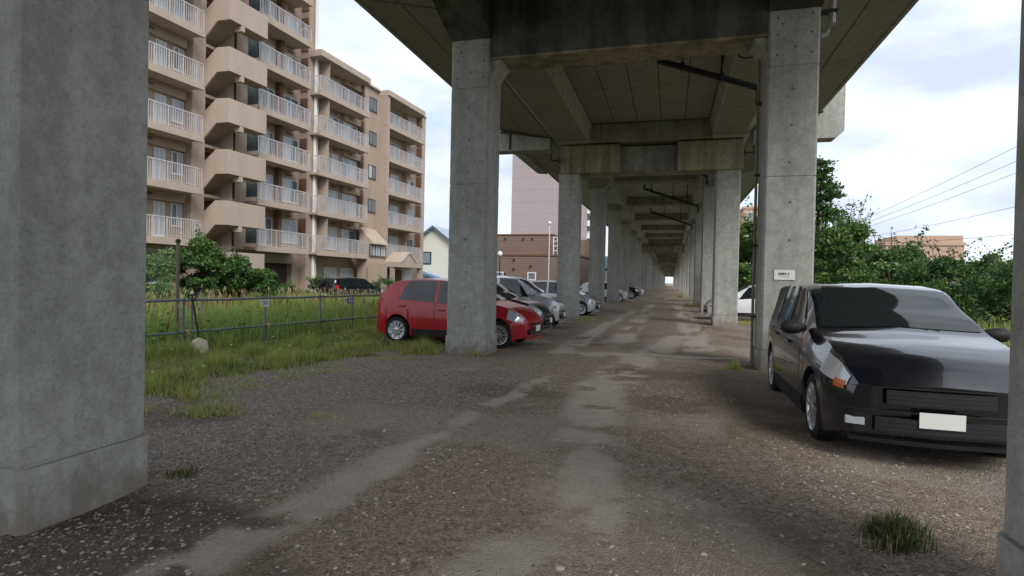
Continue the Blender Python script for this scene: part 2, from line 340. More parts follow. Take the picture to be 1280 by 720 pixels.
def rigid_pier(y, label, group, detail=0, joints=(.37, 3.38, 5.28)):
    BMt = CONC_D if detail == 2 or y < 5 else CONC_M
    t = thing('viaduct_pier', label, 'viaduct pier', (0, y, 0), 0, group)
    for x0, x1 in ((XL0, XL1), (XR0, XR1)):
        c = column(x0, x1, 7.1, joints=joints).obj('column', CONC, t)
        xc = (x0+x1)/2
        if detail:
            hs = [(xc, z) for z in (.95, 1.65, 2.30, 2.93, 3.62, 4.25, 4.88)]+[(xc+s*.27, z) for s in (-1, 1) for z in (5.48, 5.82, 6.12)]+[(xc-.17, 5.99), (xc+.02, 5.6)]
            if detail < 2: hs = hs[::2]
            for hx, hz in hs:
                link('tie_hole', HOLE, c, (hx+rng.normal(0, .012), -.004, hz+rng.normal(0, .012)))
            if x0 < 0:
                for hz in (.7, 1.4, 2.1, 2.8, 3.7, 4.5):
                    o = link('tie_hole', HOLE, c, (x1+.004, .42, hz)); o.rotation_euler = (0, 0, pi/2)
    # transverse beam with chamfered corners at the columns
    b = MB(); z0, z1 = (5.83 if y < 20 else 6.90), 7.43
    b.box(XL1-.01, XR0+.01, .012, .80, z0, z1)
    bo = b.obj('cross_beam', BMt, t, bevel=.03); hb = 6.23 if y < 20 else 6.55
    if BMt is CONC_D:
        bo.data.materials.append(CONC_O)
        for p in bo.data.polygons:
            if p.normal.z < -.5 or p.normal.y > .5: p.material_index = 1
    for s, xa in ((1, XL1), (-1, XR0)):
        MB().prism([(xa-s*.005, z0+.002), (xa+s*.22, z0+.002), (xa-s*.005, z0-.28)], .10, .72, 'y').obj('corner_haunch', CONC, t)
    # longitudinal haunches on both sides of every column
    for x0, x1 in ((XL0, XL1), (XR0, XR1)):
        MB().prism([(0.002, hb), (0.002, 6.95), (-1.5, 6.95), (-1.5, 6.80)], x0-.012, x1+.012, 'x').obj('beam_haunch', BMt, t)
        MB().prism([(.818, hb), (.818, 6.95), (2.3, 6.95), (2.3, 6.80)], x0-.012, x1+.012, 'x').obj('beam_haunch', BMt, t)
    return t
def cap_pier(y, label, group, detail=0):
    """pier under an expansion joint: cap beam with two seats standing forward and a recessed middle"""
    t = thing('viaduct_pier', label, 'viaduct pier', (0, y, 0), 0, group)
    for x0, x1 in ((XL0+.02, XL1+.02), (XR0-.02, XR1)):
        c = column(x0, x1, 5.70, joints=(.37, 3.38, 5.05)).obj('column', CONC, t)
        c.location = (0, .12, 0)
        if detail:
            for hz in (.9, 1.6, 2.3, 2.95, 3.7, 4.4): link('tie_hole', HOLE, c, ((x0+x1)/2, -.004, hz))
    MB().box(-4.22, 2.38, .38, 1.55, 5.76, 6.70).obj('cap_beam', CONC_M, t, bevel=.02)
    MB().box(-1.97, .12, .30, .378, 5.66, 5.76).obj('cap_ledge', CONC_O, t)
    for x0, x1 in ((-4.25, -1.97), (.12, 2.41)):
        s = MB(); s.loft([rect(x0, x1, 0, .70, 5.66, .03), rect(x0, x1, 0, .70, 6.20, .03), rect(x0, x1, 0, .70, 6.203, .03, .012), rect(x0, x1, 0, .70, 6.217, .03, .012), rect(x0, x1, 0, .70, 6.22, .03), rect(x0, x1, 0, .70, 6.72, .03)])
        s.obj('bearing_seat', CONC_O, t)
        for k in range(2):
            xm = x0+.55+k*1.15
            MB().box(xm-.22, xm+.22, .18, .58, 6.722, 6.80).obj('bearing_pad', TRIM, t)
    return t
DL, DR, ZE = -6.75, 4.80, 7.60
PAN = {}
def panel(w_, l_, z=0):
    k = (round(w_, 3), round(l_, 3))
    if k not in PAN:
        PAN[k] = MB().loft([[(x, y, zz) for x, y in ((-w_/2+i, -l_/2+i), (w_/2-i, -l_/2+i), (w_/2-i, l_/2-i), (-w_/2+i, l_/2-i))] for zz, i in ((.02, 0), (-.006, 0), (-.014, .008))]).mesh('formwork_panel', CONC_S)
    return PAN[k]
def deck(y0, y1, label, group, detail=0, wideL=0, ends=(1, 1)):
    t = thing('viaduct_deck', label, 'viaduct deck', (0, y0, 0), 0, group); Ln = y1-y0
    zs = 7.44; nar = y0 < 5
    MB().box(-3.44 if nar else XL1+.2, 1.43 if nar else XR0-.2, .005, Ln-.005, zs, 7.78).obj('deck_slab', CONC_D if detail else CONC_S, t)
    for x0, x1, side in (((-4.32, -3.56, -1), (1.55, 2.34, 1)) if nar else ((-4.32, -3.12, -1), (1.32, 2.42, 1))):
        top = 7.78; g = MB()
        if side < 0: poly = [(x0, 6.79), (x1, 6.79), (x1+.1, zs+.003), (x1+.1, top-.01), (x0-.3, top-.01), (x0-.3, 7.10), (x0-.0, 7.0)]
        else: poly = [(x0, 6.79), (x1, 6.79), (x1, 7.0), (x1+.3, 7.10), (x1+.3, top-.01), (x0-.1, top-.01), (x0-.1, zs+.003)]
        g.prism(poly, .012, Ln-.012, 'y').obj('girder', CONC_S, t)
    for s, xa, xe in ((-1, -4.6, DL), (1, 2.7, DR)):
        # cantilever slab, thickening to the girder
        MB().prism([(xa, 7.12), (xe, ZE), (xe, 7.84), (xa, 7.80)], .004, Ln-.004, 'y').obj('cantilever_slab', CONC_S, t)
        MB().prism([(xe-s*.004, ZE-.05), (xe+s*.10, ZE-.05), (xe+s*.10, 9.05), (xe-s*.06, 9.05), (xe-s*.06, 7.845), (xe-s*.004, 7.845)], .004, Ln-.004, 'y').obj('parapet', CONC, t, bevel=.015)
    MB().box(DL+.12, DR-.12, 0, Ln, 7.86, 7.95).obj('track_bed', CONC_D, t)
    if detail:
        # formwork panels left standing a few millimetres proud between open joints
        nyp = max(1, round((Ln-1.6)/1.82)); ly = (Ln-1.6)/nyp
        xs0, xs1 = -3.0, 1.2; nxp = 5; lx = (xs1-xs0)/nxp
        for i in range(nxp):
            for j in range(nyp):
                link('formwork_panel', panel(lx-.026, ly-.026), t, (xs0+lx*(i+.5), .8+ly*(j+.5), zs-.004+rng.uniform(-.002, .002)))
        for x0, x1 in () if nar else ((-4.30, -3.14), (1.34, 2.40)):
            for q in range(2):
                a = x0+(x1-x0)*(.0 if q == 0 else .62); bq = x0+(x1-x0)*(.62 if q == 0 else 1)
                for j in range(nyp):
                    link('formwork_panel', panel(round(bq-a-.022, 3), ly-.026), t, ((a+bq)/2, .8+ly*(j+.5), 6.786+rng.uniform(-.002, .002)))
        for s, xa, xe in ((-1, -4.66, DL+.05), (1, 2.76, DR-.05)):
            n = 2; sl_ = (ZE-7.12)/(abs(xe-xa)+.1); ang = math.atan(sl_)*(1 if s > 0 else -1)
            lw = abs(xe-xa)/n
            for i in range(n):
                for j in range(max(1, nyp//2)):
                    ll = (Ln-.1)/max(1, nyp//2)
                    xm = xa+(xe-xa)*(i+.5)/n; zm = 7.12+sl_*abs(xm-(xa-s*-.06))
                    o = link('formwork_panel', panel(round(lw/cos(ang)-.03, 3), round(ll-.03, 3)), t, (xm, .05+ll*(j+.5), zm-.004-.004)); o.rotation_euler = (0, -ang, 0)
    if ends[1]: MB().box(-3.10, 1.30, Ln-.55, Ln-.13, 6.79, zs-.003).obj('end_diaphragm', CONC_M, t)
    if ends[0]: MB().box(-3.10, 1.30, .13, .55, 6.79, zs-.003).obj('end_diaphragm', CONC_M, t)
    if detail == 3:
        pass
    return t
ordn = ['first', 'second', 'third', 'fourth', 'fifth', 'sixth', 'seventh', 'eighth', 'ninth', 'tenth', 'eleventh', 'twelfth', 'thirteenth', 'fourteenth', 'fifteenth', 'sixteenth', 'seventeenth', 'eighteenth', 'nineteenth', 'twentieth', 'twenty-first', 'twenty-second', 'twenty-third', 'twenty-fourth', 'twenty-fifth', 'twenty-sixth', 'twenty-seventh', 'twenty-eighth', 'twenty-ninth', 'thirtieth', 'thirty-first', 'thirty-second', 'thirty-third', 'thirty-fourth', 'thirty-fifth', 'thirty-sixth', 'thirty-seventh', 'thirty-eighth', 'thirty-ninth', 'fortieth']
PG = 'piers of the concrete railway viaduct'; DG = 'deck spans of the concrete railway viaduct'
PY = [-17.5, -7.0, 2.42, 10.85, 22.15, 31.5, 41.0, 50.9, 60.9, 70.9, 80.9]; CAPS = {4, 10}
yy = 80.9
k = 0
while yy < 380:
    for q in range(6):
        yy += 10.2; PY.append(yy)
    CAPS.add(len(PY)-1)
proto_r = proto_c = None
for i, y in enumerate(PY):
    if i == 0: lab = 'grey concrete pier of the viaduct farther behind the camera position'
    elif i == 1: lab = 'grey concrete pier of the viaduct just behind the camera position'
    elif i == 2: lab = 'nearest viaduct pier, its dark smooth column filling the left edge of the photo'
    elif i == 3: lab = 'big front viaduct pier with two columns and dark stained beam beside the red car'
    elif i == 4: lab = 'viaduct pier with two yellowish bearing blocks under the deck joint, behind the big front pier'
    else: lab = ordn[i-3]+' pair of viaduct columns counting away from the big front pier'
    if i in CAPS:
        if i == 4: cap_pier(y, lab, PG, 1); index()
        elif proto_c is None: proto_c = cap_pier(y, lab, PG, 0); index()
        else: o = copytree(proto_c); o.location = (0, y, 0); o['label'] = lab
    else:
        if i < 4: rigid_pier(y, lab, PG, 2 if i == 3 else 0)
        elif i == 5: rigid_pier(y, lab, PG, 0)
        elif proto_r is None: proto_r = rigid_pier(y, lab, PG, 0, (.37, 3.38)); index()
        else: o = copytree(proto_r); o.location = (0, y, 0); o['label'] = lab
    if i < len(PY)-1:
        y1 = PY[i+1]
        if i < 3: lab = ['viaduct deck span behind the camera position', 'viaduct deck span overhead behind the camera', 'viaduct deck span over the camera with its pale underside'][i] if i < 3 else ''
        elif i == 3: lab = 'viaduct deck span with panelled underside and sloping dark drain pipe below it'
        else: lab = ordn[i-3]+' viaduct deck span counting away from the big front pier'
        j0 = .45 if i in CAPS else .41; j1 = .43 if (i+1) in CAPS else .41
        deck(y+j0, y1+j1-(.06 if (i+1) in CAPS else 0), lab, DG, 1 if i in (2, 3, 4) else 0, ends=(i in CAPS, (i+1) in CAPS))
# wider refuge platform and mast brackets at the second pier
t = thing('refuge_platform', 'concrete platform sticking out of the viaduct left side behind the front pier', 'platform', (0, 22.15, 0))
MB().prism([(-4.66, 6.62), (-7.2, 6.62), (-7.5, 6.86), (-7.5, 7.52), (-6.86, 7.52), (-6.86, 7.36), (-4.66, 7.05)], .002, .62, 'y').obj('bracket_beam', CONC, t, bevel=.015)
MB().prism([(-6.87, 7.5), (-7.42, 7.56), (-7.42, 8.9), (-7.3, 8.9), (-7.3, 7.80), (-6.87, 7.80)], .63, 9.9, 'y').obj('platform_slab', CONC_S, t)
MB().box(-6.32, -6.24, -.03, 0, 6.66, 7.34).obj('rust_streaked_pipe', RUST, t)
t = thing('mast_bracket', 'pale concrete block with cut corner sticking out of the viaduct right side', 'bracket', (0, 22.15, 0))
MB().prism([(2.72, 6.62), (5.36, 6.62), (5.62, 6.86), (5.62, 8.85), (4.93, 8.85), (4.93, 7.5), (2.72, 7.05)], 0, .62, 'y').obj('bracket_block', CONC, t, bevel=.015)
# drain pipes, hangers, downpipe
def drain(y, x0, z0, x1, z1, r, label, hang, g='sloping drain pipes under the viaduct'):
    t = thing('drain_pipe', label, 'drain pipe', (0, y, 0), 0, g)
    MB().tube([(x0, 0, z0+.25), (x0, 0, z0), (x1, 0, z1), (x1+.02, 0, z1-.35)], r, 8).obj('pipe', PIPE, t, smooth=40)
    for hx in hang:
        zz = z0+(z1-z0)*(hx-x0)/(x1-x0)
        MB().tube([(hx, 0, zz), (hx, 0, 7.43)], .022, 6).obj('hanger_rod', PIPE, t); MB().box(hx-.05, hx+.05, -.09, .09, zz-.09, zz+.09).obj('pipe_clamp', PIPE, t)
drain(14.6, -.42, 6.93, 1.86, 6.12, .075, 'thick black sloping drain pipe under the nearest bay', (.15, 1.05))
drain(25.4, -.9, 6.95, 1.35, 6.0, .07, 'black sloping drain pipe seen below the yellowish bearing blocks', (.2, .9))
drain(34.4, -1.6, 6.95, 1.4, 5.9, .07, 'black drain pipe sloping with a bent top deeper under the viaduct', (-1.2, 0, .8))
drain(45.5, -1.6, 6.95, 1.4, 5.9, .07, 'farthest visible sloping black drain pipe deep under the viaduct', (-.6, .6))
mat('pale_brown_pipe', (.26, .225, .19), .7, vary=.3)
t = thing('downpipe', 'thin brown vertical drain pipe along the inner side of the front right column', 'downpipe', (1.47, 11.1, 0))
MB().tube([(0, .35, 0), (0, .35, 6.0)], .026, 8).obj('pipe', bpy.data.materials['pale_brown_pipe'], t, smooth=40)
for z in (.9, 2.2, 3.5, 4.8): MB().box(-.03, .058, .31, .39, z, z+.04).obj('pipe_bracket', RUST, t)
t = thing('downpipe', 'grey bent drain pipe on the outer side of the front right column top', 'downpipe', (2.46, 10.95, 0))
MB().tube([(.08, 0, 7.2), (.08, 0, 5.98), (.0, 0, 5.82), (-.10, 0, 5.76)], .055, 8).obj('pipe', GALV, t, smooth=40)
for z in (6.15, 6.75): MB().box(-.1, .15, -.07, .07, z, z+.05).obj('pipe_bracket', PIPE, t)
def hook(x, y, z, s, lab):
    t = thing('cable_bracket', lab, 'bracket', (x, y, z), 0, 'small black brackets on the viaduct')
    MB().tube([(0, 0, 0), (s*.3, 0, 0), (s*.3, 0, .26)], .03, 6).obj('arm', PIPE, t); MB().box(-.03, .03, -.05, .05, -.1, .1).obj('wall_plate', PIPE, t)
hook(-4.28, 22.0, 6.15, -1, 'small black bracket left of the left yellowish bearing block')
hook(2.45, 22.3, 6.25, 1, 'small black bracket right of the right yellowish bearing block')
# ring loop at the beam end
t = thing('cable_loop', 'small black cable loop hanging at the right end of the front beam', 'cable', (1.28, 11.72, 5.9))
MB().tube([(.17*cos(a), 0, -.12*sin(a)) for a in np.linspace(0, pi, 12)], .014, 6).obj('loop', PIPE, t)
# small notice on the front right column
t = thing('notice_sign', 'small white notice plate with one black line on the front right column', 'sign', (1.885, 10.846, 1.685))
MB().box(-.165, .165, -.012, -.002, -.085, .085).obj('plate', WHITEP, t)
def textobj(s, size, loc, m, parent, rx=pi/2, rz=0):
    cu = bpy.data.curves.new('lettering', 'FONT'); cu.body = s; cu.size = size; cu.align_x = 'CENTER'; cu.align_y = 'CENTER'; cu.extrude = .0012; cu.offset = .001
    o = bpy.data.objects.new('lettering', cu); COL.objects.link(o); dg = bpy.context.evaluated_depsgraph_get(); me = bpy.data.meshes.new_from_object(o.evaluated_get(dg))
    bpy.data.objects.remove(o); me.materials.append(m); q = link('lettering', me, parent); q.location = loc; q.rotation_euler = (rx, 0, rz); return q
textobj('0089-2', .062, (-.01, -.0145, .015), BLACKP, t)
MB().box(-.08, .07, -.014, -.012, -.035, -.029).obj('underline', BLACKP, t)
# ------------------------------------------------------------------ apartment building (local frame: x out of the facade, y along it)
AB = thing('apartment_building', 'long beige apartment building with white balcony railings and a zigzag outside stair', 'apartment building', (-23.7, 36, 0), -radians(3.5))
FH, Z0 = 2.79, 3.0
def wall(x0, x1, y0, y1, z0, z1, name='wall', m=None, bev=0): return MB().box(x0, x1, y0, y1, z0, z1).obj(name, m or WALLM, AB, bevel=bev)
XF, XR_ = -.9, -1.5
NA, NBk = 8, 5
zA = Z0+FH*NA+.3; zB = 16.75
wall(-12, -3.0, -24, -.2, -.3, zA)
wall(-2.995, XR_, -24, -9.0, 2.2, zA-.005); wall(-2.99, XR_-.01, -24, -9.0, -.3, 2.195)
wall(-2.995, XR_, -8.3, -7.12, -.3, zA-.006); wall(-2.994, XR_, -6.75, -5.45, -.3, zA-.007); wall(-2.993, XR_, -5.45, -.2, 2.30, zA-.008)
MB().box(-1.98, -1.92, -5.44, -1.61, -.1, 2.29).obj('garage_shade_sheet', mat('painted_opening_shade', (.05, .035, .03), .7), AB)  # dark sheet added in the open garage; its colour paints the shade inside
wall(-2.99, XR_+.004, -1.6, -.2, -.3, 2.295)
for k in range(-1, NA): wall(-2.99, XR_-.02, -9.0, -8.3, Z0+FH*k-.1, Z0+FH*k+.2); 
wall(XR_+.002, XF, -10.4, -9.55, -.3, zA-.009); wall(XR_+.002, XF, -.92, -.2, -.3, zA-.009)
wall(XR_+.002, XF-.02, -24.0, -23.4, -.3, zA-.009)
wall(-12, XR_-.001, -.195, 6.1, -.3, zB+.45); wall(XR_, XF+.0, -.19, .28, -.3, zB+.40)
wall(-12, XF-.03, 6.105, 8.35, -.3, zB+.35); wall(-12, XR_-.001, 8.36, 16.0, -.3, zB+.45); wall(XF-.4, -.02, 8.06, 8.46, -.3, zB+.40)
wall(-12, XF, 16.0, 16.6, -.3, zB+.42); wall(XF-.03, XF+.25, 5.86, 6.1, -.3, zB-.2) if False else None
# roof slabs
for a, c in ((-.85, 5.3), (8.04, 14.6)):
    MB().box(-12.05, .12, a, c, zB, zB+.46).obj('roof_slab', WALL_L, AB, bevel=.02)
MB().box(-12.05, -.7, 5.32, 8.03, zB+.36, zB+.5).obj('roof_coping', WALL_L, AB); MB().box(-12.05, -.8, 14.62, 16.65, zB+.43, zB+.55).obj('roof_coping', WALL_L, AB)
MB().box(-12.05, .15, -24.05, -.15, zA, zA+.45).obj('roof_slab', WALL_L, AB)
for zl in [Z0+FH*k+.1 for k in range(5)]:
    MB().box(-.42, -.02+.006, 8.045, 8.475, zl, zl+.03).obj('floor_band', mat('band', (.36, .27, .19), .9) if zl < 3.5 else bpy.data.materials['band'], AB)
BM_ = {}
def cached(key, fn):
    if key not in BM_: BM_[key] = fn()
    return BM_[key]
def window(x, y0, y1, z0, z1, fm=FRAME, cur=.5, door=False):
    """window: frame (part) with panes and curtains (sub-parts) facing +x"""
    w_, h_ = y1-y0, z1-z0; key = ('w', round(w_, 2), round(h_, 2), fm.name)
    def fr():
        m = MB(); b_ = .05
        for a in ((0, w_, 0, b_), (0, w_, h_-b_, h_), (0, b_, b_, h_-b_), (w_-b_, w_, b_, h_-b_)): m.box(-.02, .045, *a)
        m.box(-.01, .035, w_/2-.03, w_/2+.03, b_, h_-b_)
        m.box(-.02, .07, -.03, w_+.03, -.04, -.001)
        return m.mesh('window', fm)
    o = link('window', cached(key, fr), AB, (x, y0, z0))
    for q in range(2):
        lit = random.random() < cur
        def pn():
            m = MB().box(.0, .012, .0, w_/2-.08, 0, h_-.1); return m.mesh('pane', CURT if lit else GLASS)
        link('pane', cached(('p', round(w_, 2), round(h_, 2), lit), pn), o, (.002, .05+q*(w_/2-.02), .05))
    return o
def balcony(y0, y1, zb, depth=-XR_-.002, wires=True, glass_left=False):
    Lb = y1-y0; key = ('b', round(Lb, 2))
    def sl():
        m = MB(); m.box(-depth, 0, 0, Lb, 0, .17); m.box(-.13, .04, -.03, Lb+.03, -.08, .30); return m.mesh('balcony', WALL_L, bevel=.012)
    def rl():
        m = MB(); z0, z1 = .30, 1.28; m.box(-.09, -.03, .0, Lb, z1, z1+.05); m.box(-.08, -.04, 0, Lb, z0+.07, z0+.10)
        n = int(Lb/.135)
        for i in range(n+1):
            yy_ = Lb*i/n; b_ = .012
            if i % 6 == 0 or i == n: m.box(-.085, -.035, yy_-.024, yy_+.024, z0, z1)
            else: m.box(-.07, -.046, yy_-b_, yy_+b_, z0+.10, z1)
        for e_ in (0.03, Lb-.03):
            m.box(-1.0, -.03, e_-.02, e_+.02, z1, z1+.045)
            for q in range(1, 7): m.box(-.03-.14*q-.01, -.03-.14*q+.01, e_-.01, e_+.01, z0, z1)
        return m.mesh('railing', RAIL)
    o = link('balcony', cached(key, sl), AB, (0.0, y0, zb)); link('railing', cached(('r',)+key, rl), o)
    if glass_left:
        link('side_screen', cached('ss', lambda: MB().box(-.9, -.1, -.02, 0, .4, 1.7).mesh('side_screen', GLASS)), o)
    return o
vent = MB().box(0, .06, -.12, .12, -.05, .05).mesh('vent_hood', WALL_B)
def header(y0, y1, z): 
    link('header', cached(('h', round(y1-y0, 2)), lambda: MB().box(0, .28, 0, y1-y0, -.5, 0).mesh('header', WALLM)), AB, (XR_+.002, y0, z))
for k in range(0, NA):
    zb = Z0+FH*k; fl = zb+.17; up_ = zb+FH
    balcony(-17.5, -10.5, zb)
    if k < NA-0:
        header(-17.4, -10.45, up_-.003)
        window(XR_, -12.16, -11.52, fl+.25, fl+2.05, cur=.8); window(XR_, -11.13, -10.44, fl+.85, fl+2.05, FRAME, .5); window(XR_, -15.4, -13.7, fl+.15, fl+2.05)
    balcony(-6.45, -1.78, zb, glass_left=True)
    window(XR_, -4.72, -3.6, fl+.2, fl+2.05, cur=.3); window(XR_, -2.76, -1.17, fl+.55, fl+2.1, cur=.6)
    link('partition', cached('pt', lambda: MB().box(0, .58, 0, .05, .0, 2.3).mesh('partition', WALL_B)), AB, (XR_+.002, -.99, fl))
    link('partition', cached('pt2', lambda: MB().box(0, .4, 0, .3, .0, 2.58).mesh('partition', WALL_B)), AB, (XR_+.002, -3.43, fl))
    for vy in (-13.2, -12.6, -2.2, -1.9): link('vent_hood', vent, AB, (XR_+.283 if vy < -9 else XR_+.002, vy, up_-.25))
    if k < NBk:
        balcony(-.7, 5.31, zb)
        window(XR_, 1.91, 3.38, fl+.1 if k % 2 else fl+.35, fl+2.05, cur=.65); window(XR_, 3.99, 5.85, fl+.15, fl+2.02, FRAMED if k == 4 else FRAME, .5)
        header(3.8, 6.09, up_-.003)
        link('partition', cached('pt3', lambda: MB().box(0, .5, 0, .06, .0, 2.58).mesh('partition', WALL_B)), AB, (XR_+.002, 6.03, fl))
        link('partition', cached('pt4', lambda: MB().box(0, 1.4, 0, .05, .0, 2.58).mesh('partition', WALLM)), AB, (XR_+.002, .35, fl))
        for vy in (1.2, 2.9, 3.1, 4.6): link('vent_hood', vent, AB, (XR_+.002 if vy < 3.8 else XR_+.283, vy, up_-.25))
        balcony(8.49, 14.66, zb)
        window(XR_, 11.12, 12.6, fl+.15, fl+2.05, FRAMED if k == 4 else FRAME, cur=.45); window(XR_, 13.99, 15.5, fl+.7, fl+2.05, FRAME, .4)
        link('partition', cached('pt5', lambda: MB().box(0, .55, 0, .07, .0, 2.58).mesh('partition', WALL_B)), AB, (XR_+.002, 15.9, fl))
        link('partition', cached('pt6', lambda: MB().box(0, .45, 0, .3, .0, 2.58).mesh('partition', WALLM)), AB, (XR_+.002, 13.3, fl))
        if k > 0: window(XF-.03, 6.74, 7.82, fl+.93, fl+2.03, FRAMED, .2)
for y0, y1 in ((1.91, 3.38), (3.99, 5.6), (14, 15.4), (-13.6, -12)): window(XR_, y0, y1, .95, 2.15, FRAME, .5)
# the two thin rails and posts of the C balconies are in balcony(); outer stair
for k in range(-1, NA):
    zb = Z0+FH*k
    p = [(XF, zb+.38), (0, zb+1.2), (.9, zb+1.18), (.9, zb+2.5), (0, zb+2.55), (XF, zb+1.87)]
    MB().prism(p, -9.66, -9.52, 'y').obj('stair_parapet', WALL_L, AB, bevel=.012)
    m = MB(); m.box(.76, .905, -9.515, -6.85, zb+1.18, zb+2.5); m.box(.45, .90, -8.85, -8.6, zb+.86, zb+1.175)
    m.obj('stair_parapet', WALL_L, AB, bevel=.012)
    MB().box(0.0, .757, -9.515, -6.85, zb+1.19, zb+1.36).obj('stair_landing', WALLM, AB)
    MB().prism([(XR_-.8, zb+.0), (0, zb+1.19), (0, zb+1.36), (XR_-.8, zb+.20)], -9.515, -8.3, 'y').obj('stair_flight', WALLM, AB)
    MB().prism([(XR_-.8, zb+FH-.0), (0, zb+1.19), (0, zb+1.36), (XR_-.8, zb+FH+.17)], -8.25, -6.9, 'y').obj('stair_flight', WALLM, AB)
    if k >= 0: MB().box(XR_-1.4, XR_+.5, -9.5, -6.5, zb, zb+.17).obj('stair_landing', WALLM, AB)
MB().box(XR_, -.2, -8.29, -8.26, -.3, zA).obj('stair_divider', WALLM, AB)
# white downpipe on the joint
MB().tube([(XF+.12, -.28, -.2), (XF+.12, -.28, zA+.3)], .12, 10).obj('downpipe', WHITEP, AB, smooth=40)
MB().tube([(XF+.12, -.02, -.2), (XF+.12, -.02, zB+.3)], .03, 6).obj('downpipe', WHITEP, AB, smooth=40)
# sloped panel, strip window and entrance with small gable
MB().prism([(XF-.02, 5.5), (XF-.02, 4.15), (0.35, 4.15), (.35, 4.25)], 5.6, 7.95, 'y').obj('sloped_panel', WALL_L, AB)
wall(XF-.02, .3, 5.4, 8.0, -.3, 2.75); 
for q in range(3): window(.05, 5.6+q*.8, 6.38+q*.8, 3.2, 4.12, FRAMED, .4)
wall(XF-.02, .0, 5.4, 8.0, 2.755, 4.145)
wall(0.305, 1.8, 5.0, 5.4, -.3, 2.55)
cn = MB(); cn.prism([(6.6, 2.35), (11.6, 2.35), (11.6, 2.75), (10.3, 2.78), (9.1, 3.55), (7.9, 2.78), (6.6, 2.75)], .1, 1.7, 'x'); cn.obj('entrance_canopy', WALL_L, AB, bevel=.015)
MB().prism([(7.75, 2.80), (9.1, 3.68), (10.45, 2.80), (10.35, 2.74), (9.1, 3.56), (7.85, 2.74)], .08, 1.76, 'x').obj('canopy_edge', WALL_L, AB)
for yy_ in (6.8, 11.4): MB().box(1.3, 1.6, yy_-.15, yy_+.15, -.2, 2.345).obj('canopy_post', WALLM, AB)
MB().box(-.6, -.02, 8.6, 10.9, 0, 2.2).obj('entrance_recess', WALL_B, AB)

# ------------------------------------------------------------------ other buildings
def bbox(b, name, x0, x1, y0, y1, z0, z1, m, bev=0): return MB().box(x0, x1, y0, y1, z0, z1).obj(name, m, b, bevel=bev)
SIDING = mat('brown_siding', (.20, .145, .122), .85, vary=.12, vs=.6); PINKT = mat('pinkish_tile_wall', (.375, .32, .325), .85, vary=.06, vs=.15); PINKB = mat('pinkish_tile_band', (.34, .288, .292), .85)
b = thing('brown_commercial_building', 'low brown building with small white framed windows seen between the left columns', 'building', (-20, 70, 0), -radians(2))
# courses of horizontal siding, each its own strip
bbox(b, 'wall', -9.5, 9.2, .05, 14, -.3, 4.55, SIDING); bbox(b, 'wall', -9.5, 5.2, 3.05, 12, 4.55, 7.35, SIDING)
def sidings(b, x0, x1, y, z0, z1, h):
    n = int((z1-z0)/h); me = MB().prism([(0, 0), (-.04, 0), (-.012, h-.012), (0, h-.012)], x0, x1, 'x')
    me = me.mesh('siding_board', SIDING)
    for i in range(n): link('siding_board', me, b, (0, y, z0+i*h))
sidings(b, -9.5, 9.2, .048, 0, 4.5, .30); sidings(b, -9.5, 5.2, 3.048, 4.6, 7.3, .30)
bbox(b, 'roof_edge', -9.6, 9.3, -.08, 14.1, 4.56, 4.72, WALL_B); bbox(b, 'roof_edge', -9.6, 5.3, 2.92, 12.1, 7.36, 7.52, WALL_B)
bbox(b, 'wall', 5.3, 9.0, 5, 12, 4.72, 6.9, SIDING)
for x in (-7.6, -4.2, -.84, 3.35, 7.2):
    f = MB(); 
    for a in ((-.55, .55, -.5, -.38), (-.55, .55, .38, .5), (-.55, -.42, -.38, .38), (.42, .55, -.38, .38)): f.box(a[0], a[1], -.16, -.045, a[2], a[3])
    f = f.obj('window', WHITEP, b); f.location = (x, 0, 2.0); MB().box(-.42, .42, -.1, -.06, -.38, .38).obj('pane', GLASS, f)
for x, z, y in [(-3.2, 4.05, 0), (-2.0, 4.05, 0), (1.0, 4.05, 0), (-3.2, 3.5, 0), (3.2, 3.3, 0), (1, 2.9, 0), (-.2, 2.3, 0), (-2.4, 6.9, 3), (-1.2, 6.9, 3), (1.3, 6.9, 3), (2.5, 6.9, 3)]:
    MB().box(x-.1, x+.1, y-.2, y-.045, z-.1, z+.1).obj('vent_hood', TRIM, b)
t = thing('roof_ladder', 'white ladder frame on the flat roof of the brown building', 'ladder', (-14.4, 71.6, 4.75))
m = MB()
for x in (0, .5, .9): m.box(x, x+.09, 0, .09, 0, 2.3)
for z in (.5, 1.1, 1.7, 2.2): m.box(.09, .9, .01, .08, z, z+.09)
m.obj('ladder_frame', WHITEP, t)
def lamp(x, y, h, lab, m=WHITEP, r=.06, head=.22):
    t = thing('street_lamp', lab, 'street lamp', (x, y, 0), 0)
    MB().tube([(0, 0, -.2), (0, 0, h)], [r*1.3, r*.8], 8).obj('pole', m, t, smooth=40)
    MB().lathe([(-head, .05), (-head*.7, head*.8), (0, head), (head*.7, head*.7), (head, .03)], 12, 'z', (0, 0, h+head)).obj('lamp_globe', WHITEP, t, smooth=60)
    return t
lamp(-12.9, 62, 7.6, 'tall white lamp pole standing before the pinkish tower', WHITEP, .05, .2)
lamp(-17.9, 60, 4.0, 'dark lamp pole with white ball head right of the front left column', TRIM, .06, .3)
b = thing('tower_block', 'tall plain pinkish tower block rising behind the low brown building', 'tower block', (-40, 140, 0), 0)
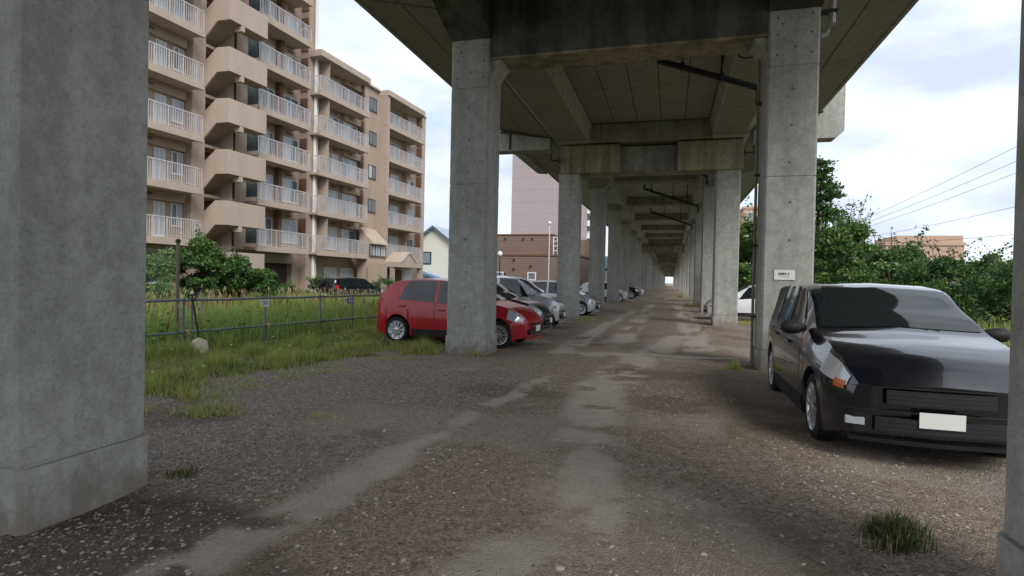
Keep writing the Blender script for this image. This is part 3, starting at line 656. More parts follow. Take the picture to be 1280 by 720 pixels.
# blank gable wall with tile courses: storey bands
for k in range(15): bbox(b, 'wall', 1, 20, 0, 16, k*3.0, k*3.0+2.96, PINKT); bbox(b, 'floor_band', 1.03, 19.97, .03, 15.97, k*3.0+2.955, k*3.0+3.005, PINKB)
bbox(b, 'roof_slab', .7, 20.3, -.3, 16.3, 45.0, 45.5, PINKT)
for k in range(14):
    o = MB().box(20.0, 22.2, .3, 15, 0, .25).obj('balcony', WHITEP, b); o.location = (0, 0, 3+k*3.0)
    MB().box(22.05, 22.2, .3, 15, .25, 1.2).obj('balcony_parapet', WHITEP, o); MB().box(20.02, 22.0, .3, .45, .25, 1.2).obj('side_parapet', WHITEP, o)
    o = MB().box(20.003, 20.05, 1.2, 14, 0, 1.9).obj('window', GLASS, b); o.location = (0, 0, 3.3+k*3.0)
b = thing('blue_sheeted_shed', 'small building with light blue panel seen between the left columns', 'shed', (-12.2, 84, 0), 0)
bbox(b, 'wall', -1.8, 4.5, 0, 6, -.2, 3.2, WHITEP); bbox(b, 'blue_panel', -2.0, 4.6, -.3, 6.2, 3.4, 5.2, mat('light_blue_panel', (.25, .48, .62), .6)); bbox(b, 'sill_band', -1.9, 4.6, -.1, 6, 3.2, 3.4, TRIM)
for z in (.4, .9, 1.4): bbox(b, 'shutter_slat', -1.7, 4.3, -.05, -.002, z, z+.25, TRIM)
b = thing('gabled_house', 'cream gabled house with blue metal roof right of the apartment building', 'house', (-30.0, 69, 0), 0)
CREAM = mat('cream_wall', (.68, .66, .58), .85, vary=.08); BLUER = mat('blue_metal_roof', (.07, .19, .36), .45, vary=.15); GREYR = mat('grey_blue_roof', (.34, .40, .46), .5)
MB().prism([(-3.2, -.3), (3.2, -.3), (3.2, 5.9), (.55, 8.0), (-3.2, 5.2)], 0, 9, 'y').obj('wall', CREAM, b)
for p in ([(.55, 8.02), (-3.6, 4.92), (-3.6, 5.10), (.55, 8.22)], [(.56, 8.02), (3.6, 5.6), (3.6, 5.78), (.56, 8.22)]): MB().prism(p, -.5, 9.5, 'y').obj('roof', GREYR, b)
MB().prism([(.5, 8.03), (-3.7, 4.88), (-3.7, 5.14), (.5, 8.28), (3.7, 5.82), (3.7, 5.55)], -.56, -.49, 'y').obj('barge_board', mat('slate_blue_trim', (.10, .14, .19), .6), b)
f = MB()
for a in ((-1.2, 1.2, 3.3, 3.42), (-1.2, 1.2, 4.78, 4.9), (-1.2, -1.08, 3.42, 4.78), (1.08, 1.2, 3.42, 4.78), (-.05, .05, 3.42, 4.78)): f.box(a[0]-1.0, a[1]-1.0, -.08, -.002, a[2], a[3])
f = f.obj('window', TRIM, b); MB().box(-2.08, .08, -.04, -.003, 3.42, 4.78).obj('pane', GLASS, f)
MB().prism([(-2.9, 3.0), (2.9, 1.2), (2.9, 1.05), (-2.9, 2.8)], -2.2, -.01, 'y').obj('lean_to_roof', BLUER, b); bbox(b, 'lean_to_wall', -2.7, 2.7, -1.9, -.01, -.3, 1.1, CREAM)
SAL = mat('salmon_wall', (.52, .36, .27), .85, vary=.08); 
def block(name, lab, x, y, w_, d_, h, m, cols, rz=0, rows=None):
    b = thing(name, lab, 'building', (x, y, 0), rz); bbox(b, 'wall', -w_/2, w_/2, 0, d_, -.3, h, m); bbox(b, 'roof_parapet', -w_/2-.15, w_/2+.15, -.15, d_+.15, h, h+.4, m)
    for r in range(int(h/3)):
        for c_ in range(cols):
            xx = -w_/2+(c_+.5)*w_/cols; f = MB()
            for a in ((-.8, .8, 0, .08), (-.8, .8, 1.22, 1.3), (-.8, -.72, .08, 1.22), (.72, .8, .08, 1.22)): f.box(a[0], a[1], -.06, -.001, a[2], a[3])
            f = f.obj('window', WHITEP, b); f.location = (xx, 0, r*3+1.1); MB().box(-.72, .72, -.03, -.002, .08, 1.22).obj('pane', GLASS, f)
            if r: 
                q = MB().box(-1.1, 1.1, -.9, -.002, -.5, .35).obj('balcony', CREAM, b); q.location = (xx, 0, r*3+.6)
    return b
block('apartment_block', 'salmon apartment block above the trees between the two right columns', 16.2, 110, 8, 10, 15, SAL, 3)
b = block('stepped_building', 'salmon coloured stepped building at the right behind the trees', 32.2, 88, 9, 12, 7.2, SAL, 4)
bbox(b, 'penthouse', -3.2, 4.4, .2, 9, 7.6, 8.5, SAL)
# ------------------------------------------------------------------ power line
PL = 'power lines in the sky on the right'
for q, (xx, za, zb_) in enumerate([(0, 7.7, 18.5), (.0, 7.3, 16.6), (0, 6.9, 15.2), (0, 6.1, 10.6), (0, 5.6, 6.6)]):
    pts = []
    for s in np.linspace(0, 1, 14): pts.append((17+13*s, 62-42*s, za+(zb_-za)*s-.8*4*s*(1-s)))
    o = MB().tube(pts, .013, 5).obj('power_line', TRIM); tag(o, ['topmost', 'second from top', 'middle', 'second from bottom', 'lowest and flattest'][q]+' thin power line crossing the sky on the right', 'power line', PL)
for (px, py, lab) in ((17, 62, 'utility pole hidden among the trees behind the right column'), (30, 20, 'utility pole beyond the right edge of the photo')):
    t = thing('utility_pole', lab, 'utility pole', (px, py, 0)); h = 8 if px < 30 else 19
    MB().tube([(0, 0, -.3), (0, 0, h)], [.18, .11], 10).obj('pole', CONC, t, smooth=40); MB().box(-.9, .9, -.05, .05, h-.6, h-.48).obj('cross_arm', GALV, t)
# ------------------------------------------------------------------ cars
def cinterp(pts, x):
    xs = [p[0] for p in pts]
    if x <= xs[0]: return pts[0][1]
    if x >= xs[-1]: return pts[-1][1]
    for i in range(len(xs)-1):
        if x <= xs[i+1]:
            t = (x-xs[i])/(xs[i+1]-xs[i]); p0 = pts[max(i-1, 0)]; p1 = pts[i]; p2 = pts[i+1]; p3 = pts[min(i+2, len(pts)-1)]
            h = xs[i+1]-xs[i]
            m1 = (p2[1]-p0[1])/(p2[0]-p0[0]+1e-9)*h*.7; m2 = (p3[1]-p1[1])/(p3[0]-p1[0]+1e-9)*h*.7
            return (2*t**3-3*t*t+1)*p1[1]+(t**3-2*t*t+t)*m1+(-2*t**3+3*t*t)*p2[1]+(t**3-t*t)*m2
TYPES = {
 'hatch': dict(L=3.9, W=1.69, wb=2.52, r=.30, belt=[(-1.95, .93), (-1.2, .97), (0, .90), (.9, .84), (1.95, .62)], roofw=.74,
   top=[(-1.95, .78), (-1.92, 1.02), (-1.78, 1.16), (-1.45, 1.42), (-.9, 1.49), (-.2, 1.51), (.25, 1.44), (.75, 1.16), (1.08, .99), (1.5, .90), (1.8, .76), (1.95, .60)], ws=(.22, 1.04), rw=(-1.84, -1.40), side=(-1.25, .72), pillars=(-.25,), nose=.60),
 'van': dict(L=4.35, W=1.72, wb=2.70, r=.33, belt=[(-2.17, 1.0), (-1, 1.0), (0, .98), (1.0, .95), (2.17, .72)], roofw=.80,
   top=[(-2.17, .80), (-2.15, 1.15), (-2.05, 1.45), (-1.8, 1.52), (-1, 1.57), (0, 1.57), (.35, 1.52), (.85, 1.27), (1.2, 1.09), (1.6, 1.02), (2.0, .90), (2.17, .70)], ws=(.33, 1.15), rw=(-2.12, -1.85), side=(-1.95, .80), pillars=(-.95, -.02), nose=.70),
 'kei': dict(L=3.4, W=1.48, wb=2.42, r=.27, belt=[(-1.7, .98), (0, .96), (.9, .92), (1.7, .72)], roofw=.84,
   top=[(-1.7, .80), (-1.68, 1.2), (-1.6, 1.50), (-1.3, 1.60), (-.3, 1.62), (.3, 1.56), (.8, 1.24), (1.05, 1.04), (1.4, .96), (1.62, .84), (1.7, .66)], ws=(.3, 1.0), rw=(-1.66, -1.52), side=(-1.5, .72), pillars=(-.35,), nose=.66)}
def car(kind, paint, label, loc, rz, group='cars parked under and beside the viaduct', light=True, name='parked_car'):
    T = TYPES[kind]; Lh = T['L']/2; W = T['W']/2; wb = T['wb']; R = T['r']; ax = (wb/2+.03, -wb/2+.03)
    t = thing(name, label, 'car', loc, rz, group)
    def px(x, y): u = abs(x)/Lh; return x-(1 if x > 0 else -1)*.17*(abs(y)/W)**2.2*max(0, (u-.62)/.38)**1.2
    def width(x): u = abs(x)/Lh; return W*(1-.05*u**2-.20*max(0, (u-.82)/.18)**2)
    def low(x):
        z = .17+.10*max(0, (abs(x)/Lh-.85)/.15)
        for a in ax:
            d = abs(x-a); ra = R+.055
            if d < ra: z = max(z, R+sqrt(ra*ra-d*d)*.98)
        return z
    def section(x):
        w_ = width(x); zt = cinterp(T['top'], x); zb = min(cinterp(T['belt'], x), zt-.03); zl = low(x); cab = max(0, min(1, (zt-zb-.05)/.35))
        zm = max(zl+.02, .52)
        wr = w_*(T['roofw']*cab+(1-cab)*.93)+0*x; zr = zb+(zt-zb)*(.93 if cab > .2 else .8)
        zs = max(zm+.01, zb-.07); zbb = max(zb, zs+.01)
        return [(0, zl), (w_*.86, zl), (w_*.965, zl+.005), (w_, zm), (w_*.985, zs), (w_*.955, zbb), (wr+.35*(w_*.955-wr), zbb+.60*(zr-zbb)), (wr, max(zr, zbb)), (wr*.80, zt-.012), (0, zt+.012)]
    xs = sorted(set([round(v, 4) for v in list(np.linspace(-Lh, Lh, 46))+[a+s*(R+.055)*q for a in ax for s in (-1, 1) for q in (1.0, .97, .9, .75, .5, .25)]+[a for a in ax]]))
    rings = []
    for x in xs:
        s = section(x); rings.append([(px(x, y), y, z) for y, z in s]+[(px(x, y), -y, z) for y, z in s[-2:0:-1]])
    m = MB(); m.loft(rings, cap=True); m.obj('body', paint, t, smooth=38)
    def patch(nm, x0, x1, s0, s1, mt, side=1, off=.006, nx_=8, ns=4, both=False, x_of=None, parent=t):
        g = []
        for i in range(nx_+1):
            row = []
            for j in range(ns+1):
                ss = s0+(s1-s0)*j/ns; x = x0+(x1-x0)*i/nx_
                if x_of: x = x_of(i/nx_, j/ns)
                if both: ss = s0+(9-s0)*2*min(j/ns, 1-j/ns); sg = 1 if j/ns <= .5 else -1
                else: sg = side
                S = section(x); a = min(int(ss), 8); f = ss-a; y = S[a][0]*(1-f)+S[a+1][0]*f; z = S[a][1]*(1-f)+S[a+1][1]*f
                row.append(Vector((px(x, y), sg*y, z)))
            g.append(row)
        V = []
        for i in range(nx_+1):
            for j in range(ns+1):
                a = g[min(i+1, nx_)][j]-g[max(i-1, 0)][j]; b_ = g[i][min(j+1, ns)]-g[i][max(j-1, 0)]; n = a.cross(b_)
                if n.length: n.normalize()
                c0 = Vector((0, 0, .7)); 
                if n.dot(g[i][j]-c0) < 0: n = -n
                V.append(g[i][j]+n*off)
        F = [(i*(ns+1)+j, (i+1)*(ns+1)+j, (i+1)*(ns+1)+j+1, i*(ns+1)+j+1) for i in range(nx_) for j in range(ns)]
        mb = MB(); mb.add(V, F); return mb.obj(nm, mt, parent, smooth=60)
    w0, w1 = T['ws']; patch('windscreen', w0+.03, w1-.04, 7.25, 9, CARGLASS, both=True, ns=10)
    r0, r1 = T['rw']; patch('rear_window', r0, r1, 7.25, 9, CARGLASS, both=True, ns=10)
    s0, s1 = T['side']; cuts = [s0]+list(T['pillars'])+[s1]
    for sd_ in (1, -1):
        for a, bb in zip(cuts[:-1], cuts[1:]):
            a2 = a+.045; b2 = bb-.045; top_in = .30 if bb == s1 else .0; tin2 = .22 if a == s0 and kind == 'hatch' else .06 if a == s0 else 0
            patch('side_window', 0, 0, 5.12, 6.93, CARGLASS, sd_, x_of=lambda u, v, a2=a2, b2=b2, ti=top_in, t2=tin2: (a2+t2*v*1.0)+(b2-ti*v*1.35-a2-t2*v)*u)
            patch('door_seam', bb-.008, bb+.004, 2.6, 5.1, TRIM, sd_, nx_=1, off=.003)
            if a > -1.3: 
                S = section(a+.22); y = S[4][0]; h = MB().box(a+.08, a+.26, y-.0, y+.028, S[4][1]-.055, S[4][1]-.02); 
                if sd_ < 0: h.v = [(v[0], -v[1], v[2]) for v in h.v]
                h.obj('door_handle', paint, t, bevel=.006)
        patch('door_seam', ax[0]-R-.22, ax[0]-R-.21, 2.6, 5.0, TRIM, sd_, nx_=1, off=.003)
        patch('headlight', Lh-.42, Lh-.05, 4.1, 7.6 if kind != 'van' else 6.4, LAMPG, sd_)
        patch('indicator', Lh-.16, Lh-.06, 3.75, 4.5, ORNG, sd_, off=.01, nx_=3)
        patch('tail_lamp', -Lh+.02, -Lh+.24, 4.1, 5.6, REDL, sd_)
        patch('sill_trim', ax[1]+R+.1, ax[0]-R-.1, 1.9, 2.5, TRIM, sd_, off=.006)
        S = section(w1-.28); mr = MB().loft([[(w1-.28+a_*.09*sc, sd_*(W*.97+yo), .98+(0.02 if kind == 'hatch' else .1)+b_*.075*sc) for a_, b_ in [(cos(q), sin(q)) for q in np.linspace(0, 2*pi, 10, endpoint=False)]] for yo, sc in ((-.04, .35), (.03, .8), (.10, 1.0), (.17, .95), (.21, .5))])
        mr.obj('wing_mirror', paint if kind != 'van' else TRIM, t, smooth=50)
        for a in ax:
            wy = W-.035
            tp = [(-.19, R*.55), (-.19, R*.93), (-.17, R*.985), (-.13, R), (-.05, R), (-.015, R*.985), (0, R*.92), (0.004, R*.74), (-.03, R*.66), (-.03, R*.3)]
            wm = MB().lathe([(q if True else q, rr) for q, rr in tp], 28); 
            if sd_ < 0: wm.v = [(v[0], -v[1], v[2]) for v in wm.v]
            wh = wm.obj('wheel', TYRE, t, smooth=35); wh.location = (a, sd_*wy, R)
            rm = MB(); rm.lathe([(-.045, .035), (-.02, R*.69), (.0, R*.735), (-.006, R*.69), (-.03, R*.64), (-.05, R*.62)], 28)
            for q in range(10):
                an = 2*pi*q/10; c_, s_ = cos(an), sin(an)
                for w2 in (1,):
                    p = [(.04, -.022), (R*.67, -.016), (R*.67, .016), (.04, .022)]
                    rm.prism([(px*c_-pz*s_, px*s_+pz*c_) for px, pz in p], -.028, -.003, 'y')
            rm.lathe([(-.03, .0501), (.002, .05), (.008, .03)], 14)
            if sd_ < 0: rm.v = [(v[0], -v[1], v[2]) for v in rm.v]
            rm.obj('rim', ALLOY, wh, smooth=35)
            dk = MB().lathe([(-.06, R*.62), (-.055, R*.62)], 20); 
            if sd_ < 0: dk.v = [(v[0], -v[1], v[2]) for v in dk.v]
            dk.obj('brake_disc', TRIM, wh)
    # wheel wells, nose and tail fittings
    MB().box(-Lh+.25, Lh-.25, -W*.8, W*.8, .20, .34).obj('underbody', TRIM, t)
    xn = Lh+.004
    def strip(nm, yw, z0, z1, mt, off=0.0, y0=None, th=.03):
        ys = np.linspace(-yw if y0 is None else y0, yw, 13); rg = []
        for yv in ys: xx = px(Lh, yv)+off; rg.append([(xx-th, yv, z0), (xx+.008, yv, z0+.006), (xx+.008, yv, z1-.006), (xx-th, yv, z1)])
        return MB().loft(rg).obj(nm, mt, t, smooth=30)
    strip('lower_grille', W*.55, .29, .42, TRIM)
    for q in range(3): strip('grille_slat', W*.53, .305+.036*q, .317+.036*q, CHROME if kind == 'van' else TRIM, .006)
    if kind == 'van':
        strip('upper_grille', W*.46, .53, .66, TRIM)
        for q in range(3): strip('grille_slat', W*.45, .545+.036*q, .556+.036*q, CHROME, .006)
        strip('bumper_seam', W*.80, .468, .476, TRIM, -.004); strip('bonnet_seam', W*.74, .675, .682, TRIM, -.002)
        for s_ in (-1, 1):
            strip('fog_lamp', s_*W*.80 if s_ > 0 else -W*.64, .33, .40, LAMPG, 0, W*.64 if s_ > 0 else -W*.80)
            MB().tube([(T['ws'][1]-.02, s_*.05+.3, 1.115), (T['ws'][1]-.16, s_*.05-.18, 1.19)], .008, 6).obj('wiper', TRIM, t)
    else: strip('upper_grille', W*.36, .50, .54, TRIM)
    MB().box(xn+.007, xn+.014, -.165, .165, .36, .49).obj('number_plate', PLATE, t); MB().box(-xn-.014, -xn+.01, -.165, .165, .52, .66).obj('number_plate', PLATE, t)
    strip('bumper_lip', W*.78, .195, .245, paint, .012)
    return t
G0 = gz1
car('hatch', REDP, 'red hatchback parked behind the front left column, nose towards the track', (-4.86, 12.98, -.01), radians(-3))
car('van', BLKP, 'black people carrier parked at the right edge beside the front right column', (2.24, 7.75, -.03), radians(-91))
GRYP = mat('dark_grey_car_paint', (.05, .053, .06), .3, metal=.5, coat=.7)
car('hatch', GRYP, 'dark grey hatchback right behind the red one', (-5.1, 15.5, 0), radians(1))
car('kei', SILP, 'silver boxy small car behind the dark grey hatchback', (-5.0, 18.4, 0), radians(2))
car('hatch', SILP, 'pale silver hatchback between the second and third left columns', (-5.0, 25.9, 0), radians(-2))
car('hatch', WHTP, 'white hatchback parked beyond the second right column', (3.35, 26.3, 0), pi+radians(3))
car('hatch', WHTP, 'white car far under the viaduct, only its front wheel and bumper showing', (-5.1, 46.0, 0), 0)
car('van', BLKP, 'dark car far under the viaduct poking out between the left columns', (-4.9, 56, 0), 0)
car('hatch', WHTP, 'farthest white car poking out between the left columns under the viaduct', (-4.7, 65.5, 0), 0)
car('van', BLKP, 'dark estate car parked behind the meadow in front of the apartment entrance', (-17.7, 29.6, -.12), radians(80))
# ------------------------------------------------------------------ gravel
def stones(n, xr, yr, s0, s1, keep, mt, name, seed, zoff=0.0):
    r = np.random.default_rng(seed); x = r.uniform(*xr, n); y = yr[0]+(yr[1]-yr[0])*r.random(n)**1.35
    lt, g, d = masks(x, y); ok = r.random(n) < keep(lt, g, d, x, y); x, y = x[ok], y[ok]; n = len(x)
    z = gz(x, y); a = s0+(s1-s0)*r.random(n)**3
    base = np.array([[1, 0, 0], [.3, .9, 0], [-.8, .6, 0], [-.9, -.5, 0], [.1, -1, 0], [.8, -.6, .0], [.35, .1, .62], [-.35, -.1, .55]])
    F0 = np.array([[0, 1, 6], [1, 7, 6], [1, 2, 7], [2, 3, 7], [3, 4, 7], [4, 6, 7], [4, 5, 6], [5, 0, 6]])
    V = base[None]*(1+r.uniform(-.28, .28, (n, 8, 3))); V *= np.stack([np.ones(n), r.uniform(.55, 1, n), r.uniform(.5, 1.05, n)], 1)[:, None]*a[:, None, None]*.5
    th = r.uniform(0, 2*pi, n); c, s_ = np.cos(th), np.sin(th); vx = V[..., 0]*c[:, None]-V[..., 1]*s_[:, None]; vy = V[..., 0]*s_[:, None]+V[..., 1]*c[:, None]
    tl = r.uniform(-.35, .35, (n, 2)); vz = V[..., 2]+vx*tl[:, :1]+vy*tl[:, 1:]
    P = np.stack([vx+x[:, None], vy+y[:, None], vz+(z-a*.04+zoff)[:, None]], -1).reshape(-1, 3); F = (F0[None]+(np.arange(n)*8)[:, None, None]).reshape(-1, 3)
    return tag(link(name, fastmesh(name, P, F, mt)), kind='stuff')
dens = lambda lt, g, d, x, y: np.clip(.12+.95*smooth(.38, .62, fbm(x, y, 1.6, 31)), 0, 1)*(1-.86*lt)*(1-.75*g)
stones(52000, (-6.2, 3.6), (1.8, 9.5), .008, .038, dens, STONE, 'gravel', 1)
stones(26000, (-6.5, 3.8), (1.8, 13), .008, .04, lambda lt, g, d, x, y: dens(lt, g, d, x, y)*.7*(1-smooth(.05, .4, lt)), STONE_D, 'gravel', 2)
stones(26000, (-7.0, 6), (8, 26), .018, .05, lambda lt, g, d, x, y: .6*dens(lt, g, d, x, y), STONE, 'gravel', 3)
stones(40000, (-6.2, -1.4), (2.4, 9.5), .010, .040, lambda lt, g, d, x, y: (1-.95*smooth(.05, .5, lt))*smooth(-1.3, -3.0, x+(fbm(x, y, .9, 222)-.5)*1.5)*(1-.6*g)*.9*(1-.75*d), STONE_G, 'gravel', 4)
stones(700, (-5.5, 3.0), (2.0, 9), .025, .06, lambda lt, g, d, x, y: (1-.8*lt)*.8, STONE, 'gravel', 5)

# ------------------------------------------------------------------ grass and leaves
def blades(x, y, h, wd, mt, name, seed, lean=.45, zb=None, parent=None, kind='stuff'):
    r = np.random.default_rng(seed); n = len(x); th = r.uniform(0, 2*pi, n); z = gz(x, y) if zb is None else zb
    dx, dy = np.cos(th), np.sin(th); ln = r.uniform(.1, 1, n)*lean*h; la = r.uniform(0, 2*pi, n); lx, ly = np.cos(la)*ln, np.sin(la)*ln
    P = np.zeros((n, 5, 3)); w2 = wd/2
    P[:, 0] = np.stack([x-dx*w2, y-dy*w2, z-.01], 1); P[:, 1] = np.stack([x+dx*w2, y+dy*w2, z-.01], 1)
    P[:, 2] = np.stack([x-dx*w2*.8+lx*.35, y-dy*w2*.8+ly*.35, z+h*.55], 1); P[:, 3] = np.stack([x+dx*w2*.8+lx*.35, y+dy*w2*.8+ly*.35, z+h*.55], 1)
    P[:, 4] = np.stack([x+lx, y+ly, z+h*np.sqrt(np.maximum(.2, 1-(ln/np.maximum(h, .01))**2))], 1)
    F = (np.array([[0, 1, 3], [0, 3, 2], [2, 3, 4]])[None]+(np.arange(n)*5)[:, None, None]).reshape(-1, 3)
    return tag(link(name, fastmesh(name, P.reshape(-1, 3), F, mt), parent), kind=kind)
def scatter(n, xr, yr, keep, seed, bias=1.):
    r = np.random.default_rng(seed); x = r.uniform(*xr, n); y = yr[0]+(yr[1]-yr[0])*r.random(n)**bias; ok = r.random(n) < keep(x, y); return x[ok], y[ok]
FX = lambda y: -8.8+.14*(y-8.06)      # fence line
# verge between gravel and fence
gm_ = lambda x, y: masks(x, y)[1]
x, y = scatter(60000, (-8, -2.2), (4.2, 14), lambda x, y: masks(x-1.1, y)[1]*smooth(.47, .66, fbm(x, y, 2.6, 301))*.9, 51)
blades(x, y, .02+.07*rng.random(len(x)), .005+.003*rng.random(len(x)), GRASS, 'sparse_grass', 52, .9)
x, y = scatter(9000, (-8, -3), (4.2, 14), lambda x, y: masks(x-.9, y)[1]*smooth(.5, .68, fbm(x, y, 2.1, 303)), 53)
blades(x, y, .02+.05*rng.random(len(x)), .006, STRAW, 'sparse_grass', 54, 1.2)
x, y = scatter(150000, (-9.6, -3.9), (3.5, 20), lambda x, y: gm_(x, y)*(.12+.88*smooth(.42, .62, fbm(x, y, 1.9, 131)+.22*smooth(-6.0, -8.2, x)))*(x > FX(y)-.3), 21, 1.2)
h = (.03+(.10*fbm(x, y, 1.1, 130)+.22*smooth(.50, .72, fbm(x, y, 1.9, 131)))*smooth(-5.0, -7.0, x)+.05*rng.random(len(x)))
blades(x, y, h, .006+.004*rng.random(len(x)), GRASS, 'verge_grass', 22)
x, y = scatter(60000, (-9.4, -4.2), (4, 19), lambda x, y: gm_(x, y)*smooth(.42, .6, fbm(x, y, 1.4, 111)), 23)
blades(x, y, .05+.10*rng.random(len(x)), .006, STRAW, 'dry_grass', 24, .9)
# dense greener band right behind and below the fence, and the tall meadow
x, y = scatter(120000, (-24, -7.6), (5, 36), lambda x, y: smooth(.35, -.35, x-FX(y))*(.35+.65*smooth(.35, .6, fbm(x, y, .7, 140))), 25, 1.25)
h = .20+.62*fbm(x, y, .5, 150)**1.3+.14*rng.random(len(x))
blades(x, y, h*smooth(1.2, -1.0, x-FX(y))**.5+.05, .008+.010*rng.random(len(x)), GRASSD, 'meadow_grass', 26, .5)
x, y = scatter(3600, (-24, -8.0), (6, 36), lambda x, y: smooth(.0, -1.4, x-FX(y))*smooth(.45, .66, fbm(x, y, .45, 160)), 27, 1.2)
def seedheads(x, y, h, mt, name, seed, hl=.16, hw=.022, stem=.004):
    r = np.random.default_rng(seed); n = len(x); z = gz(x, y); lx, ly = r.normal(0, .12, n), r.normal(0, .12, n); P = np.zeros((n, 7, 3))
    th = r.uniform(0, pi, n); dx, dy = np.cos(th), np.sin(th)
    def at(k, s, off): return np.stack([x+lx*s*s+dx*off, y+ly*s*s+dy*off, z+h*s], 1)
    a = 1-hl/h
    P[:, 0] = at(0, 0, -stem); P[:, 1] = at(0, 0, stem); P[:, 2] = at(0, a, -stem); P[:, 3] = at(0, a, stem); P[:, 4] = at(0, a+.4*(1-a), -hw); P[:, 5] = at(0, a+.4*(1-a), hw); P[:, 6] = at(0, 1, 0)
    F = (np.array([[0, 1, 3], [0, 3, 2], [2, 3, 5], [2, 5, 4], [4, 5, 6]])[None]+(np.arange(n)*7)[:, None, None]).reshape(-1, 3)
    return tag(link(name, fastmesh(name, P.reshape(-1, 3), F, mt)), kind='stuff')
seedheads(x, y, .62+.50*rng.random(len(x))*smooth(40, 8, y)**.3, STRAW, 'seeding_grass', 28)
x, y = scatter(600, (-16, -8.2), (8, 22), lambda x, y: smooth(.0, -.8, x-FX(y))*smooth(.55, .62, fbm(x, y, .6, 170)), 29)
seedheads(x, y, .55+.35*rng.random(len(x)), DOCK, 'dock_seed_stems', 30, .30, .03)
# broad-leaved weeds and clover flowers low in the grass
def leafcloud(P, size, mt, name, seed, flat=.0, parent=None, kind='stuff', asp=.55):
    """many small pointed leaves at the points P"""
    r = np.random.default_rng(seed); n = len(P); d = r.normal(0, 1, (n, 3)); d[:, 2] = d[:, 2]*(1-flat)-.15; d /= np.linalg.norm(d, axis=1)[:, None]
    u = r.normal(0, 1, (n, 3)); u[:, 2] += flat*3; s = np.cross(d, u); s /= np.linalg.norm(s, axis=1)[:, None]+1e-9
    L_ = size*(.6+.8*r.random(n))[:, None]; Wd = L_*asp*.5; nn = np.cross(d, s)*L_*.12
    V = np.stack([P, P+d*L_*.45+s*Wd+nn, P+d*L_, P+d*L_*.45-s*Wd+nn], 1).reshape(-1, 3); F = (np.array([[0, 1, 2], [0, 2, 3]])[None]+(np.arange(n)*4)[:, None, None]).reshape(-1, 3)
    o = link(name, fastmesh(name, V, F, mt), parent)
    return tag(o, kind=kind) if kind else o
x, y = scatter(26000, (-10.5, -5.6), (5, 19), lambda x, y: gm_(x, y)*smooth(.45, .6, fbm(x, y, 1.5, 180)), 31, 1.2)
leafcloud(np.stack([x, y, gz(x, y)+.02+.10*rng.random(len(x))*smooth(-5.5, -7, x)], 1), .055, LEAF_L, 'broadleaf_weeds', 32, .8)
x, y = scatter(14000, (-20, -8.6), (7, 30), lambda x, y: smooth(.5, .62, fbm(x, y, .8, 190)), 33, 1.2)
leafcloud(np.stack([x, y, gz(x, y)+.1+.45*rng.random(len(x))], 1), .09, LEAF_M, 'broadleaf_weeds', 34, .5)
x, y = scatter(420, (-13, -6.2), (6, 17), lambda x, y: gm_(x, y), 35)
leafcloud(np.stack([x, y, gz(x, y)+.12+.25*rng.random(len(x))*smooth(-7, -8.5, x)], 1), .035, FLOW, 'clover_flowers', 36, .9, asp=1.2)
# meadow ground far right and left, coarse
x, y = scatter(26000, (3.2, 30), (11, 60), lambda x, y: gm_(x, y), 37, 1.4)
blades(x, y, .12+.35*fbm(x, y, .6, 200), .02+.015*rng.random(len(x)), GRASSD, 'rough_grass', 38)
# tufts that can be told apart
DULL = leafmat('dull_grass_blade', (.085, .12, .04), .5)
def tuft(x0, y0, r0, h0, n, lab, seed, mt=GRASS, g='grass tufts growing at the foot of the columns'):
    r = np.random.default_rng(seed); cl = r.normal(0, r0*.45, (9, 2)); ci = r.integers(0, 9, n); x = cl[ci, 0]+r.normal(0, r0*.22, n); y = cl[ci, 1]+r.normal(0, r0*.22, n); q = np.hypot(x, y)
    V, h = np.zeros(n), h0*(.25+.9*r.random(n)**1.5)*np.exp(-(q/r0)**2*.6)*(.6+.6*r.random(9))[ci]+.01
    t = thing('grass_tuft', lab, 'grass', (x0, y0, gz1(x0, y0)), 0, g); k = int(n*.8)
    for sl_, m_, nm_ in ((slice(0, k), mt, 'blades'), (slice(k, n), STRAW, 'dry_blades')):
        blades(x[sl_], y[sl_], h[sl_], .005+.004*r.random(len(x[sl_])), m_, nm_, seed, .8, zb=np.zeros(len(x[sl_])), parent=t, kind='stuff')
tuft(-4.75, 10.7, .42, .42, 1800, 'bright green grass tuft at the left foot of the front left column', 41)
tuft(-5.6, 11.1, .5, .22, 700, 'low green grass tuft between the front left column and the red car rear wheel', 42)
tuft(-3.62, 10.72, .13, .17, 160, 'small green weed tuft at the near corner of the front left column', 43)
tuft(-3.45, 3.45, .12, .08, 160, 'tiny tuft at the foot of the nearest left column', 44, DULL)
tuft(1.40, 4.0, .26, .17, 1100, 'dark grass tuft on the gravel before the black car', 45, DULL)
tuft(1.15, 10.9, .25, .25, 300, 'grass tuft at the inner foot of the front right column', 46)
tuft(1.2, 40.2, .5, .45, 400, 'distant bushy tuft at the foot of a right column', 47)
tuft(1.0, 63.5, .7, .75, 500, 'farther bushy tuft leaning against the right row of columns', 48)
tuft(-3.1, 22.0, .5, .25, 400, 'grass tuft before the second left column', 49)
tuft(2.9, 23.5, .9, .3, 900, 'wide yellow green tuft beside the white car on the right', 50)

